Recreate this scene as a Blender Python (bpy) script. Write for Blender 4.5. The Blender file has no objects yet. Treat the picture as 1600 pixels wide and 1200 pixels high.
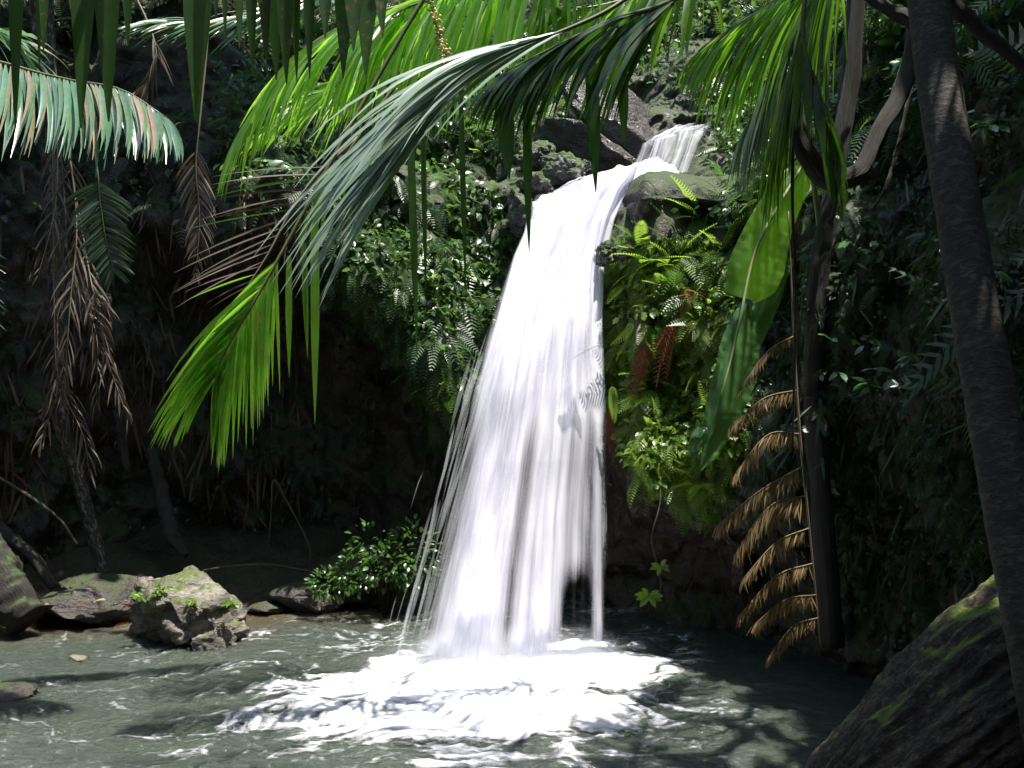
import bpy, math, random
import numpy as np
from mathutils import Vector, Matrix
from mathutils.bvhtree import BVHTree

random.seed(11)
RNG = np.random.default_rng(7)
SC = bpy.context.scene
COL = SC.collection
R = math.radians

# ------------------------------------------------------------------ camera, light, exposure
CAM = Vector((0, 0, 2.4))
FX = 1500.0
cd = bpy.data.cameras.new('camera'); cam = bpy.data.objects.new('camera', cd); COL.objects.link(cam)
cam.location = CAM; cam.rotation_euler = (R(90), 0, 0)
cd.sensor_width = 36; cd.lens = 36 * FX / 1600; cd.clip_start = 0.05; cd.clip_end = 400
SC.camera = cam
SUN_EL, SUN_AZ = 77.0, 108.0          # azimuth from +Y (away from the camera) towards +X
w = bpy.data.worlds.new("World"); SC.world = w; w.use_nodes = True
wn = w.node_tree; wn.nodes.clear()
sky = wn.nodes.new('ShaderNodeTexSky'); sky.sky_type = 'NISHITA'; sky.sun_disc = False
sky.sun_elevation = R(SUN_EL); sky.sun_rotation = R(SUN_AZ)
bg = wn.nodes.new('ShaderNodeBackground'); bg.inputs[1].default_value = 0.15
wo = wn.nodes.new('ShaderNodeOutputWorld')
wn.links.new(sky.outputs[0], bg.inputs[0]); wn.links.new(bg.outputs[0], wo.inputs[0])
sd = bpy.data.lights.new('sun', 'SUN'); sd.energy = 5.0; sd.angle = R(0.5); sd.color = (1.0, 0.96, 0.88)
sun = bpy.data.objects.new('sun', sd); COL.objects.link(sun)
SUNV = Vector((math.cos(R(SUN_EL)) * math.sin(R(SUN_AZ)), math.cos(R(SUN_EL)) * math.cos(R(SUN_AZ)), math.sin(R(SUN_EL))))
sun.rotation_euler = SUNV.to_track_quat('Z', 'Y').to_euler(); sun.location = SUNV * 40
SC.view_settings.view_transform = 'Standard'; SC.view_settings.look = 'None'
SC.view_settings.gamma = 1; SC.view_settings.use_curve_mapping = False
SC.view_settings.exposure = 1.3
try:
    SC.render.engine = 'CYCLES'
    SC.cycles.use_denoising = True; SC.cycles.max_bounces = 7; SC.cycles.transparent_max_bounces = 24
    SC.cycles.diffuse_bounces = 3; SC.cycles.glossy_bounces = 3; SC.cycles.volume_bounces = 3; SC.cycles.transmission_bounces = 4
    SC.cycles.caustics_reflective = False; SC.cycles.caustics_refractive = False
    SC.cycles.sample_clamp_indirect = 4.0
except Exception:
    pass

# ------------------------------------------------------------------ helpers
def P(px, py, Y):
    return Vector(((px - 800) / FX * Y, Y, CAM.z - (py - 600) / FX * Y))

def hash3(ix, iy, iz, s):
    h = (ix * 374761393 + iy * 668265263 + iz * 2147483647 + s * 974634777) & 0xffffffff
    h = ((h ^ (h >> 13)) * 1274126177) & 0xffffffff
    h = ((h ^ (h >> 16)) * 2246822519) & 0xffffffff
    return ((h ^ (h >> 15)) & 0xffffff) / float(0xffffff)

def vnoise(x, y, z, s=0):
    x, y, z = np.broadcast_arrays(np.asarray(x, float), np.asarray(y, float), np.asarray(z, float))
    ix, iy, iz = np.floor(x).astype(np.int64), np.floor(y).astype(np.int64), np.floor(z).astype(np.int64)
    fx, fy, fz = x - ix, y - iy, z - iz
    fx, fy, fz = [f * f * f * (f * (f * 6 - 15) + 10) for f in (fx, fy, fz)]
    def c(a, b, d): return hash3(ix + a, iy + b, iz + d, s)
    x00 = c(0,0,0) * (1-fx) + c(1,0,0) * fx; x10 = c(0,1,0) * (1-fx) + c(1,1,0) * fx
    x01 = c(0,0,1) * (1-fx) + c(1,0,1) * fx; x11 = c(0,1,1) * (1-fx) + c(1,1,1) * fx
    return ((x00 * (1-fy) + x10 * fy) * (1-fz) + (x01 * (1-fy) + x11 * fy) * fz) * 2 - 1

def fbm(x, y, z, o=4, s=0, g=0.5, l=2.03):
    a, t = 1.0, 0
    x, y, z = np.asarray(x, float), np.asarray(y, float), np.asarray(z, float)
    for k in range(o):
        t = t + a * vnoise(x, y, z, s + k * 17); a *= g; x = x * l + 3.1; y = y * l + 1.7; z = z * l + 5.3
    return t

def sm(a, b, x):
    t = np.clip((np.asarray(x, float) - a) / (b - a), 0, 1); return t * t * (3 - 2 * t)

def mesh_np(name, V, F, mat, uv=None, attrs=None, smooth=True, quads=True):
    """V (n,3); F (m,k) int array, k = 3 or 4"""
    V = np.asarray(V, np.float32); F = np.asarray(F, np.int32); k = F.shape[1]
    me = bpy.data.meshes.new(name)
    me.vertices.add(len(V)); me.vertices.foreach_set('co', V.ravel())
    me.loops.add(F.size); me.loops.foreach_set('vertex_index', F.ravel())
    me.polygons.add(len(F)); me.polygons.foreach_set('loop_start', np.arange(0, F.size, k, dtype=np.int32))
    me.polygons.foreach_set('loop_total', np.full(len(F), k, np.int32))
    me.update(calc_edges=True)
    if smooth: me.polygons.foreach_set('use_smooth', np.ones(len(F), bool))
    for an, av in (attrs or {}).items():
        a = me.attributes.new(an, 'FLOAT', 'POINT'); a.data.foreach_set('value', np.asarray(av, np.float32).ravel())
    if uv is not None:
        u = me.uv_layers.new(name='UVMap'); u.data.foreach_set('uv', np.asarray(uv, np.float32)[F.ravel()].ravel())
    if mat: me.materials.append(mat)
    return me

def link(name, me, parent=None):
    o = bpy.data.objects.new(name, me); COL.objects.link(o)
    if parent is not None: o.parent = parent
    return o

def tag(o, label=None, cat=None, group=None, kind=None):
    if label: o['label'] = label
    if cat: o['category'] = cat
    if group: o['group'] = group
    if kind: o['kind'] = kind
    return o

def empty(name, loc=(0, 0, 0)):
    o = bpy.data.objects.new(name, None); COL.objects.link(o); o.location = loc; o.empty_display_size = .1
    return o

def part(name, me, parent):
    """a part whose mesh was made in world space"""
    o = link(name, me, parent)
    o.matrix_parent_inverse = Matrix.Translation(-world_loc(parent))
    return o

def world_loc(o):
    v = Vector(o.location)
    if o.parent is not None: v = v * 0 + Vector((0, 0, 0))
    return v

def part2(name, me, parent):
    """sub-part of a part made by part(): part sits at identity in world space"""
    return link(name, me, parent)

def gridF(nu, nv):
    i = np.arange(nu - 1)[:, None] * nv + np.arange(nv - 1)[None, :]
    i = i.ravel(); return np.stack([i, i + 1, i + nv + 1, i + nv], 1)

def catmull(pts, n):
    P_ = np.array([list(p) for p in pts], float)
    if len(P_) < 3:
        t = np.linspace(0, 1, n)[:, None]; return P_[0] * (1 - t) + P_[-1] * t
    Q = np.vstack([2 * P_[0] - P_[1], P_, 2 * P_[-1] - P_[-2]])
    out = []
    for t in np.linspace(0, len(P_) - 1 - 1e-6, n):
        k = int(t); f = t - k; a, b, c, d = Q[k], Q[k+1], Q[k+2], Q[k+3]
        out.append(.5 * ((2*b) + (c-a)*f + (2*a-5*b+4*c-d)*f*f + (-a+3*b-3*c+d)*f**3))
    return np.array(out)

def tube_np(pts, rad, n=24, sides=8, disp=None, seed=0):
    C = catmull(pts, n); rr = np.interp(np.linspace(0, 1, n), np.linspace(0, 1, len(rad)), rad)
    T = np.gradient(C, axis=0); T /= np.linalg.norm(T, axis=1)[:, None] + 1e-9
    ref = np.array([0.13, 0.97, 0.2]); 
    if abs(T[0] @ ref) > .9: ref = np.array([1., 0, .1])
    A = np.cross(T, ref); A /= np.linalg.norm(A, axis=1)[:, None]; B = np.cross(T, A)
    ang = np.linspace(0, 2 * np.pi, sides, endpoint=False)
    if disp is not None:
        rr2 = rr[:, None] * disp(np.linspace(0, 1, n)[:, None], ang[None, :])
    else:
        rr2 = np.repeat(rr[:, None], sides, 1)
    V = C[:, None, :] + rr2[:, :, None] * (np.cos(ang)[None, :, None] * A[:, None, :] + np.sin(ang)[None, :, None] * B[:, None, :])
    V = V.reshape(-1, 3)
    i = np.arange(n - 1)[:, None] * sides; j = np.arange(sides)[None, :]; j2 = (j + 1) % sides
    F = np.stack([(i + j), (i + j2), (i + sides + j2), (i + sides + j)], -1).reshape(-1, 4)
    # caps as quads/tris fan with repeated centre
    c0 = len(V); V = np.vstack([V, C[0], C[-1]])
    jj = np.arange(sides); 
    F = np.vstack([F, np.stack([np.full(sides, c0), (jj + 1) % sides, jj, jj], 1)[:, [0, 1, 2, 2]]][:1] + [])
    capT = np.vstack([np.stack([np.full(sides, c0), (jj + 1) % sides, jj], 1),
                      np.stack([np.full(sides, c0 + 1), (n-1)*sides + jj, (n-1)*sides + (jj + 1) % sides], 1)])
    tris = np.vstack([F[:, [0, 1, 2]], F[:, [0, 2, 3]], capT])
    seg = np.concatenate([[0], np.cumsum(np.linalg.norm(np.diff(C, axis=0), axis=1))])
    vt = {'along': np.concatenate([np.repeat(seg, sides), [0, seg[-1]]]), 'ca': np.concatenate([np.tile(np.cos(ang), n), [0, 0]]), 'sa': np.concatenate([np.tile(np.sin(ang), n), [0, 0]])}
    return V, tris, vt

def tube_obj(name, pts, rad, mat, parent=None, n=24, sides=8, disp=None, root=False):
    V, F, vt = tube_np(pts, rad, n, sides, disp)
    if parent is None:
        loc = Vector(V[-2] if not root else V[-1])
        me = mesh_np(name, V - np.array(loc), F, mat, attrs=vt); o = link(name, me); o.location = loc
        return o
    return part(name, mesh_np(name, V, F, mat, attrs=vt), parent)

# ------------------------------------------------------------------ materials
def newmat(name):
    m = bpy.data.materials.new(name); m.use_nodes = True; nt = m.node_tree; nt.nodes.clear()
    out = nt.nodes.new('ShaderNodeOutputMaterial'); return m, nt, out

def N(nt, t, **kw):
    n = nt.nodes.new('ShaderNode' + t)
    for k, v in kw.items():
        if k.startswith('i_'):
            key = k[2:]; n.inputs[int(key) if key.isdigit() else key.replace('_', ' ')].default_value = v
        else: setattr(n, k, v)
    return n

def ramp(nt, fac, stops, interp='LINEAR'):
    r = nt.nodes.new('ShaderNodeValToRGB'); cr = r.color_ramp; cr.interpolation = interp
    while len(cr.elements) < len(stops): cr.elements.new(0.5)
    for e, (p, c) in zip(cr.elements, stops):
        e.position = p; e.color = (c[0], c[1], c[2], 1) if len(c) == 3 else c
    nt.links.new(fac, r.inputs[0]); return r.outputs[0]

def noise(nt, scale, detail=4, rough=.55, vec=None, dist=0.0):
    n = N(nt, 'TexNoise'); n.inputs['Scale'].default_value = scale; n.inputs['Detail'].default_value = detail
    n.inputs['Roughness'].default_value = rough; n.inputs['Distortion'].default_value = dist
    if vec is not None: nt.links.new(vec, n.inputs['Vector'])
    return n

def objpos(nt): return N(nt, 'TexCoord').outputs['Object']

def math_(nt, op, a, b=None, clamp=False):
    n = nt.nodes.new('ShaderNodeMath'); n.operation = op; n.use_clamp = clamp
    for k, v in enumerate((a, b)):
        if v is None: continue
        if isinstance(v, (int, float)): n.inputs[k].default_value = v
        else: nt.links.new(v, n.inputs[k])
    return n.outputs[0]

def mixc(nt, fac, a, b, mode='MIX'):
    n = nt.nodes.new('ShaderNodeMix'); n.data_type = 'RGBA'; n.blend_type = mode
    for s, v in ((0, fac), (6, a), (7, b)):
        if isinstance(v, (int, float)): n.inputs[s].default_value = v
        elif isinstance(v, tuple): n.inputs[s].default_value = (*v, 1)
        else: nt.links.new(v, n.inputs[s])
    return n.outputs[2]

def bump(nt, h, strength=.5, dist=.02, normal=None):
    b = N(nt, 'Bump'); b.inputs['Strength'].default_value = strength; b.inputs['Distance'].default_value = dist
    nt.links.new(h, b.inputs['Height'])
    if normal is not None: nt.links.new(normal, b.inputs['Normal'])
    return b.outputs[0]

def leafmat(name, cols, trans, tfac=.45, rough=.38, dead=None, deadamt=.0, attr=False, spec=.5, scale=9):
    """cols: list of base colours picked per leaf; trans: colour of light passing through"""
    m, nt, out = newmat(name)
    if attr: rnd = N(nt, 'Attribute', attribute_name='tint').outputs['Fac']
    else: rnd = N(nt, 'ObjectInfo').outputs['Random']
    base = ramp(nt, rnd, [(i / max(1, len(cols) - 1), c) for i, c in enumerate(cols)])
    nz = noise(nt, scale, 3, .6, objpos(nt))
    v = math_(nt, 'MULTIPLY_ADD', nz.outputs[0], .7); v.node.inputs[2].default_value = .65
    base = mixc(nt, 1.0, base, v, 'MULTIPLY')
    tr = mixc(nt, 1.0, trans, v, 'MULTIPLY')
    if dead:
        n2 = noise(nt, scale * 3.5, 5, .75, objpos(nt))
        th = math_(nt, 'ADD', n2.outputs[0], math_(nt, 'MULTIPLY', rnd, deadamt))
        msk = ramp(nt, th, [(.66, (0, 0, 0)), (.76, (1, 1, 1))])
        base = mixc(nt, msk, base, dead); tr = mixc(nt, msk, tr, tuple(x * 1.3 for x in dead))
    p = N(nt, 'BsdfPrincipled'); p.inputs['Roughness'].default_value = rough
    p.inputs['Specular IOR Level'].default_value = spec
    nt.links.new(base, p.inputs['Base Color'])
    t = N(nt, 'BsdfTranslucent'); nt.links.new(tr, t.inputs[0])
    mx = N(nt, 'MixShader'); mx.inputs[0].default_value = tfac
    nt.links.new(p.outputs[0], mx.inputs[1]); nt.links.new(t.outputs[0], mx.inputs[2]); nt.links.new(mx.outputs[0], out.inputs[0])
    return m

def rockmat(name, c1, c2, c3, moss=(.035, .055, .012), mossamt=.5, wet=.35, scale=1.6, strat=False):
    m, nt, out = newmat(name)
    geo = N(nt, 'NewGeometry'); pos = geo.outputs['Position']
    if strat:
        mp = N(nt, 'Mapping'); mp.inputs['Scale'].default_value = (.8, .8, 2.2); mp.inputs['Rotation'].default_value = (.3, .25, 0)
        nt.links.new(pos, mp.inputs[0]); pos2 = mp.outputs[0]
    else: pos2 = pos
    n1 = noise(nt, scale, 8, .62, pos2, .4); n2 = noise(nt, scale * 9, 6, .65, pos2)
    col = ramp(nt, n1.outputs[0], [(.3, c1), (.5, c2), (.72, c3)])
    col = mixc(nt, .7, col, ramp(nt, n2.outputs[0], [(.3, (.35, .35, .35)), (.6, (1, 1, 1)), (.8, (1.5, 1.5, 1.4))]), 'MULTIPLY')
    sx = N(nt, 'SeparateXYZ'); nt.links.new(geo.outputs['Normal'], sx.inputs[0])
    n3 = noise(nt, scale * 2.4, 5, .7, pos)
    mm = math_(nt, 'ADD', math_(nt, 'MULTIPLY', sx.outputs[2], .35), n3.outputs[0])
    mk = ramp(nt, mm, [(1.0 - mossamt * .8, (0, 0, 0)), (1.12 - mossamt * .8, (1, 1, 1))])
    n4 = noise(nt, 40, 4, .7, pos)
    mcol = mixc(nt, n4.outputs[0], tuple(x * .5 for x in moss), tuple(x * 1.9 for x in moss))
    col = mixc(nt, mk, col, mcol)
    p = N(nt, 'BsdfPrincipled'); nt.links.new(col, p.inputs['Base Color'])
    rr = ramp(nt, n2.outputs[0], [(.35, (wet * .6,) * 3), (.7, (min(1, wet * 1.9),) * 3)])
    rr = mixc(nt, mk, rr, (.85, .85, .85)); nt.links.new(rr, p.inputs['Roughness'])
    vor = N(nt, 'TexVoronoi'); vor.feature = 'DISTANCE_TO_EDGE'; vor.inputs['Scale'].default_value = scale * 1.7; nt.links.new(pos2, vor.inputs['Vector'])
    b = bump(nt, n2.outputs[0], .7, .05); b = bump(nt, n1.outputs[0], .6, .15, b)
    if not strat: b = bump(nt, ramp(nt, vor.outputs[0], [(0, (0, 0, 0)), (.05, (1, 1, 1))]), .35, .03, b)
    b = bump(nt, n4.outputs[0], .5, .02, b)
    nt.links.new(b, p.inputs['Normal']); nt.links.new(p.outputs[0], out.inputs[0])
    return m

def barkmat(name, c1, c2, moss=None, ring=False, sx=(1, 1, .15), scale=14, rough=.8, mossat=.78):
    m, nt, out = newmat(name)
    co = objpos(nt); cx = N(nt, 'CombineXYZ')
    for i_, an in enumerate(('ca', 'sa', 'along')): nt.links.new(N(nt, 'Attribute', attribute_name=an).outputs['Fac'], cx.inputs[i_])
    mp = N(nt, 'Mapping'); mp.inputs['Scale'].default_value = sx; nt.links.new(cx.outputs[0], mp.inputs[0])
    n1 = noise(nt, scale, 7, .65, mp.outputs[0], .6); n2 = noise(nt, 3, 4, .6, co)
    col = ramp(nt, n1.outputs[0], [(.32, tuple(x * .45 for x in c1)), (.5, c1), (.72, c2)])
    col = mixc(nt, .6, col, ramp(nt, n2.outputs[0], [(.3, (.5, .5, .5)), (.7, (1.4, 1.4, 1.4))]), 'MULTIPLY')
    p = N(nt, 'BsdfPrincipled'); p.inputs['Roughness'].default_value = rough
    b = bump(nt, n1.outputs[0], .9, .03 if not ring else .012)
    if moss:
        geo = N(nt, 'NewGeometry'); s = N(nt, 'SeparateXYZ'); nt.links.new(geo.outputs['Normal'], s.inputs[0])
        n3 = noise(nt, 6, 5, .7, co)
        mk = ramp(nt, math_(nt, 'ADD', math_(nt, 'MULTIPLY', s.outputs[2], .55), math_(nt, 'MULTIPLY', n3.outputs[0], .8)), [(mossat, (0, 0, 0)), (mossat + .15, (1, 1, 1))])
        n4 = noise(nt, 60, 3, .6, co)
        col = mixc(nt, mk, col, mixc(nt, n4.outputs[0], tuple(x * .5 for x in moss), tuple(x * 1.8 for x in moss)))
        b = bump(nt, n4.outputs[0], .5, .02, b)
    nt.links.new(col, p.inputs['Base Color']); nt.links.new(b, p.inputs['Normal']); nt.links.new(p.outputs[0], out.inputs[0])
    return m

M = {}
M['cliff'] = rockmat('dark wet cliff', (.014, .011, .008), (.040, .032, .024), (.10, .082, .06), (.03, .042, .012), .5, .4)
M['soil'] = rockmat('wet soil', (.02, .014, .009), (.045, .032, .02), (.08, .06, .04), (.03, .04, .01), .25, .5, 2.5)
M['ledge'] = rockmat('pale ledge rock', (.03, .027, .027), (.11, .10, .10), (.27, .255, .255), (.05, .085, .015), .52, .3, 2.6, True)
M['boulder'] = rockmat('boulder', (.05, .042, .034), (.17, .145, .12), (.42, .38, .35), (.07, .10, .02), .30, .32, 3.2, True)
M['slab'] = rockmat('slab', (.025, .02, .018), (.06, .05, .045), (.14, .125, .12), (.03, .045, .012), .3, .25, 3.0, True)
M['trunk'] = barkmat('palm trunk bark', (.022, .017, .012), (.085, .07, .05), None, ring=True, sx=(.25, .25, 5), scale=8)
M['log'] = barkmat('old log bark', (.055, .040, .028), (.20, .155, .11), (.12, .16, .02), sx=(4.5, 4.5, 5.0), scale=5, mossat=.75)
M['bark'] = barkmat('grey bark', (.03, .024, .018), (.10, .085, .065), (.03, .045, .012))
M['lichen'] = barkmat('lichen bark', (.03, .024, .018), (.30, .28, .24), None, sx=(.5, .5, 3), scale=5)
M['root'] = barkmat('dark root', (.016, .011, .008), (.04, .03, .02), None)
M['mosslog'] = barkmat('mossy log bark', (.014, .011, .008), (.05, .04, .03), (.035, .055, .012), sx=(3, 3, 2), scale=5, mossat=.72)
M['twig'] = barkmat('pale twig', (.10, .085, .065), (.28, .25, .20), None)
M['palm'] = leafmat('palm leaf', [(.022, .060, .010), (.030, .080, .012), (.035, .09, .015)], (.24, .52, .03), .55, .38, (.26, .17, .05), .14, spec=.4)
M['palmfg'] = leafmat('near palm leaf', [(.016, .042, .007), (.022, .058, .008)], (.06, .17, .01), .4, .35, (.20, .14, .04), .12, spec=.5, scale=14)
M['palmsilver'] = leafmat('glossy sun-paled palm leaf', [(.15, .22, .16), (.22, .29, .22)], (.18, .34, .08), .28, .30, (.25, .2, .1), .05, spec=.9)  # real gloss, plus sun glints put into a paler base colour
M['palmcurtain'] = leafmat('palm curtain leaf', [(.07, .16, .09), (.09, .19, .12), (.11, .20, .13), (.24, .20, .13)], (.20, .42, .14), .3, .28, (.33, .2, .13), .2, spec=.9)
M['palmglow'] = leafmat('sun-glow palm leaf', [(.05, .11, .012), (.06, .13, .015)], (.42, .84, .07), .6, .35, (.3, .2, .05), .14)  # brighter palm leaf copy: glow of backlit leaflets put into the colours
M['palmdark'] = leafmat('shade-toned palm leaf', [(.03, .06, .03), (.05, .085, .045)], (.06, .12, .03), .3, .3, (.12, .08, .04), .08, spec=.8)  # duller palm leaf copy with the frond's shade put into its colours
M['deadfrond'] = leafmat('dead frond', [(.06, .045, .033), (.10, .077, .058), (.16, .128, .10)], (.12, .07, .035), .25, .7)
M['goldfrond'] = leafmat('golden dead tree fern', [(.10, .068, .026), (.15, .10, .038), (.21, .145, .06)], (.26, .17, .06), .33, .7, attr=True)
M['rachis'] = leafmat('rachis', [(.09, .11, .03), (.12, .13, .05)], (.12, .15, .04), .1, .4)
M['pale'] = leafmat('pale midrib', [(.32, .40, .18), (.36, .42, .2)], (.3, .4, .15), .2, .4)
M['rachisdead'] = leafmat('dead rachis', [(.14, .10, .06), (.22, .17, .10)], (.1, .07, .04), .05, .6)
M['fern'] = leafmat('fern', [(.05, .12, .012), (.08, .17, .02), (.12, .20, .03)], (.38, .60, .06), .45, .42)
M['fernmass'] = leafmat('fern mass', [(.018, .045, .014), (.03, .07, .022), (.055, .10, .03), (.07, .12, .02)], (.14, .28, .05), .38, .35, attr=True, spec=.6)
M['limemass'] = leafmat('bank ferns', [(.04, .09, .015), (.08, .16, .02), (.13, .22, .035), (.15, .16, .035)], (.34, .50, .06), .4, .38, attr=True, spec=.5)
M['darkmass'] = leafmat('shade-darkened foliage', [(.014, .030, .012), (.022, .045, .018), (.035, .065, .028), (.045, .05, .02)], (.06, .12, .03), .3, .36, attr=True, spec=.45)  # darker leaf copy: canopy shade on the walls is put into its greens
M['litter'] = leafmat('dry leaves', [(.05, .03, .018), (.09, .055, .03), (.14, .09, .055)], (.12, .07, .03), .2, .7, attr=True)
M['redfern'] = leafmat('rust red dead fern', [(.22, .05, .02), (.28, .09, .035)], (.40, .12, .04), .4, .6)
M['banana'] = leafmat('banana leaf', [(.06, .14, .012), (.07, .15, .014)], (.30, .66, .03), .6, .35, scale=3)  # pass-through colour raised to stand in for sun glow on this leaf
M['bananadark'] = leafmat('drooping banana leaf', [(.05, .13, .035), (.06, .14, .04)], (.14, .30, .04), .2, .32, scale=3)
M['broad'] = leafmat('broad leaf', [(.03, .075, .03), (.05, .11, .05), (.06, .13, .06)], (.12, .28, .06), .35, .25, spec=.9)
M['bush'] = leafmat('bush leaf', [(.02, .05, .012), (.04, .085, .02), (.07, .14, .035)], (.14, .3, .04), .35, .3, attr=True, spec=.7)
M['flower'] = leafmat('palm blossom', [(.50, .44, .20), (.60, .52, .26)], (.6, .5, .15), .4, .6)

# ------------------------------------------------------------------ cliff
CX, CY = 0.0, 4.0
def polar(X, Y): return np.degrees(np.arctan2(X - CX, Y - CY)), np.hypot(X - CX, Y - CY)

def g1_(x, c, s_): return np.exp(-((x - c) / s_) ** 2)

def cliffR(th, z):
    R0 = np.interp(th, [-180, -127, -90, -67, -48, -36, -25, -12, 0, 8, 14, 20, 27, 35, 54, 90, 127, 180],
                       [9, 8.5, 7.6, 7.9, 8.3, 8.9, 8.9, 8.3, 7.3, 6.5, 6.2, 6.0, 5.4, 4.9, 3.75, 3.8, 5.5, 9])
    A = np.interp(th, [-60, -34, -21, -15, -8, 0, 5, 9, 13, 25, 40], [0, .4, 2.1, 2.35, 2.1, 1.1, .25, .55, 1.15, 1.0, .1])
    zo = np.interp(th, [-34, -19, -12, -5, 0, 5, 9, 12, 30], [4.1, 3.75, 2.9, 2.1, 2.2, 3.9, 1.7, 1.25, 1.1])
    r = R0 - A * sm(zo - .35, zo + .35, z)
    zt = np.interp(th, [-60, -30, -20, 0, 20, 30, 40], [4.2, 4.4, 4.6, 4.5, 4.2, 3.8, 3.0])
    k = np.interp(th, [-180, -100, -60, -30, -12, 8, 24, 36, 60, 100, 180], [.5, .5, .5, .75, .95, 1.0, 1.0, .5, .24, .5, .5])
    r = r + np.maximum(0, z - zt) * k
    terr = sm(1, 6, th) * (1 - sm(20, 27, th))
    r = r + 1.15 * terr * sm(4.42, 4.85, z)
    terr2 = sm(-24, -18, th) * (1 - sm(1, 6, th))
    r = r + .7 * terr2 * sm(4.6, 5.1, z)
    r = r + .42 * np.clip(z - zo - .3, 0, 2.2) * sm(-26, -19, th) * (1 - sm(28, 36, th)) * (1 - g1_(th, 4.5, 3.2))
    # near wall bends inwards at its foot (scree)
    r = r - .35 * (1 - sm(-.5, .6, z)) * sm(12, 30, th) * (1 - sm(120, 140, th))
    return r

def cliff_pts(th, z):
    r = cliffR(th, z); X = CX + r * np.sin(np.radians(th)); Y = CY + r * np.cos(np.radians(th))
    d = .30 * fbm(X * .7, Y * .7, z * .9, 3, 1) + .16 * (1 - 2 * np.abs(fbm(X * 1.5, Y * 1.5, z * 1.2 + .5 * X, 4, 5))) \
        + .05 * fbm(X * 6, Y * 6, z * 5, 3, 9)
    d = d * np.where((z > 4.2) & (z < 5.6) & (th > 2) & (th < 22), .35, 1.0)
    r = r + d
    X = CX + r * np.sin(np.radians(th)); Y = CY + r * np.cos(np.radians(th))
    zz = z + .10 * fbm(X * 1.3, Y * 1.3, z * 1.3, 3, 21)
    return X, Y, zz

th1 = np.concatenate([np.linspace(-180, -62, 60, endpoint=False), np.linspace(-62, 68, 520, endpoint=False), np.linspace(68, 180, 56)])
z1 = np.concatenate([np.linspace(-1.2, 7.8, 300, endpoint=False), np.linspace(7.8, 13, 40)])
TH, ZZ = np.meshgrid(th1, z1, indexing='ij')
Xc, Yc, Zc = cliff_pts(TH, ZZ)
# two outer rings carry the hill on to the horizon
ex = []
for rr_, zz_ in ((22, 15.5), (60, 22), (160, 30)):
    ex.append((CX + rr_ * np.sin(np.radians(th1)), CY + rr_ * np.cos(np.radians(th1)), np.full_like(th1, zz_)))
Xc = np.concatenate([Xc] + [e[0][:, None] for e in ex], 1); Yc = np.concatenate([Yc] + [e[1][:, None] for e in ex], 1); Zc = np.concatenate([Zc] + [e[2][:, None] for e in ex], 1)
CV = np.stack([Xc, Yc, Zc], -1).reshape(-1, 3)
CF = gridF(Xc.shape[0], Xc.shape[1])
cliff = link('hillside', mesh_np('hillside', CV, CF, M['cliff'])); cliff['kind'] = 'structure'
BVH = BVHTree.FromPolygons([tuple(v) for v in CV.tolist()], CF.tolist())

def hit(px, py):
    d = (P(px, py, 10) - CAM).normalized()
    loc, nor, idx, dist = BVH.ray_cast(CAM, d)
    if loc is None: return None, None
    if nor.dot(d) > 0: nor = -nor
    return loc, nor

# ------------------------------------------------------------------ ground and pool bed
def bed(X, Y):
    th, r = polar(X, Y)
    Rp = np.interp(th, [-180, -140, -90, -67, -50, -41, -33, -25, -12, -4, 10, 40, 60, 90, 127, 180], [2.3, 3.2, 6.4, 7.2, 7.6, 7.5, 6.9, 6.7, 6.4, 7.5, 8, 6, 4.2, 3.2, 2.7, 2.3])
    z = -.6 + .78 * sm(Rp - 1.6, Rp + .9, r + .25 * fbm(X * 1.1, Y * 1.1, 0, 3, 31)) + .5 * sm(Rp + .3, Rp + 3, r) 
    return z + .06 * fbm(X * 3, Y * 3, 0, 4, 33)
gx = np.concatenate([np.linspace(-160, -8.2, 10, endpoint=False), np.linspace(-8, 5, 190), np.linspace(5.5, 160, 10)])
gy = np.concatenate([np.linspace(-160, -7, 10, endpoint=False), np.linspace(-6.5, 13.5, 230), np.linspace(14, 160, 10)])
GX, GY = np.meshgrid(gx, gy, indexing='ij')
g = link('ground', mesh_np('ground', np.stack([GX, GY, bed(GX, GY)], -1).reshape(-1, 3), gridF(len(gx), len(gy)), M['soil'])); g['kind'] = 'structure'

# ------------------------------------------------------------------ pool water
IMP = [(-.62, 7.95), (.05, 8.1), (.55, 8.55)]
def impdist(X, Y):
    d = np.full(np.shape(X), 99.)
    for i in range(2):
        a, b = np.array(IMP[i]), np.array(IMP[i+1]); ab = b - a
        t = np.clip(((X - a[0]) * ab[0] + (Y - a[1]) * ab[1]) / (ab @ ab), 0, 1)
        d = np.minimum(d, np.hypot(X - a[0] - t * ab[0], Y - a[1] - t * ab[1]))
    return d

def wave(X, Y):
    d = impdist(X, Y)
    wx = X + .25 * fbm(X * 1.2, Y * 1.2, 0, 2, 41); wy = Y + .25 * fbm(X * 1.2, Y * 1.2, 4, 2, 43)
    D = impdist(wx, wy)
    amp = .018 * np.exp(-d / 2.2) + .006
    h = amp * np.sin(D * 13 + 2 * fbm(X * .9, Y * .9, 1, 2, 44)) * (.5 + .5 * vnoise(X * 1.5, Y * 1.5, 0, 45))
    h = h + (.010 * np.exp(-d / 1.6) + .010) * fbm(wx * 3.2, wy * 5.0, 0, 4, 46, .55)
    h = h + (.006 * np.exp(-d / 2.5) + .0045) * (1 - 2 * np.abs(fbm(wx * 7, wy * 10, 2, 2, 49)))
    h = h + .0042 * fbm(wx * 13, wy * 22, 5, 2, 61)
    calm = sm(1.6, 3.4, X) * .75
    h = h * (1 - calm * .6)
    h = h + .055 * np.exp(-(d / .40) ** 2) * (1 + .5 * fbm(X * 9, Y * 9, 0, 3, 47))
    return h

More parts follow.
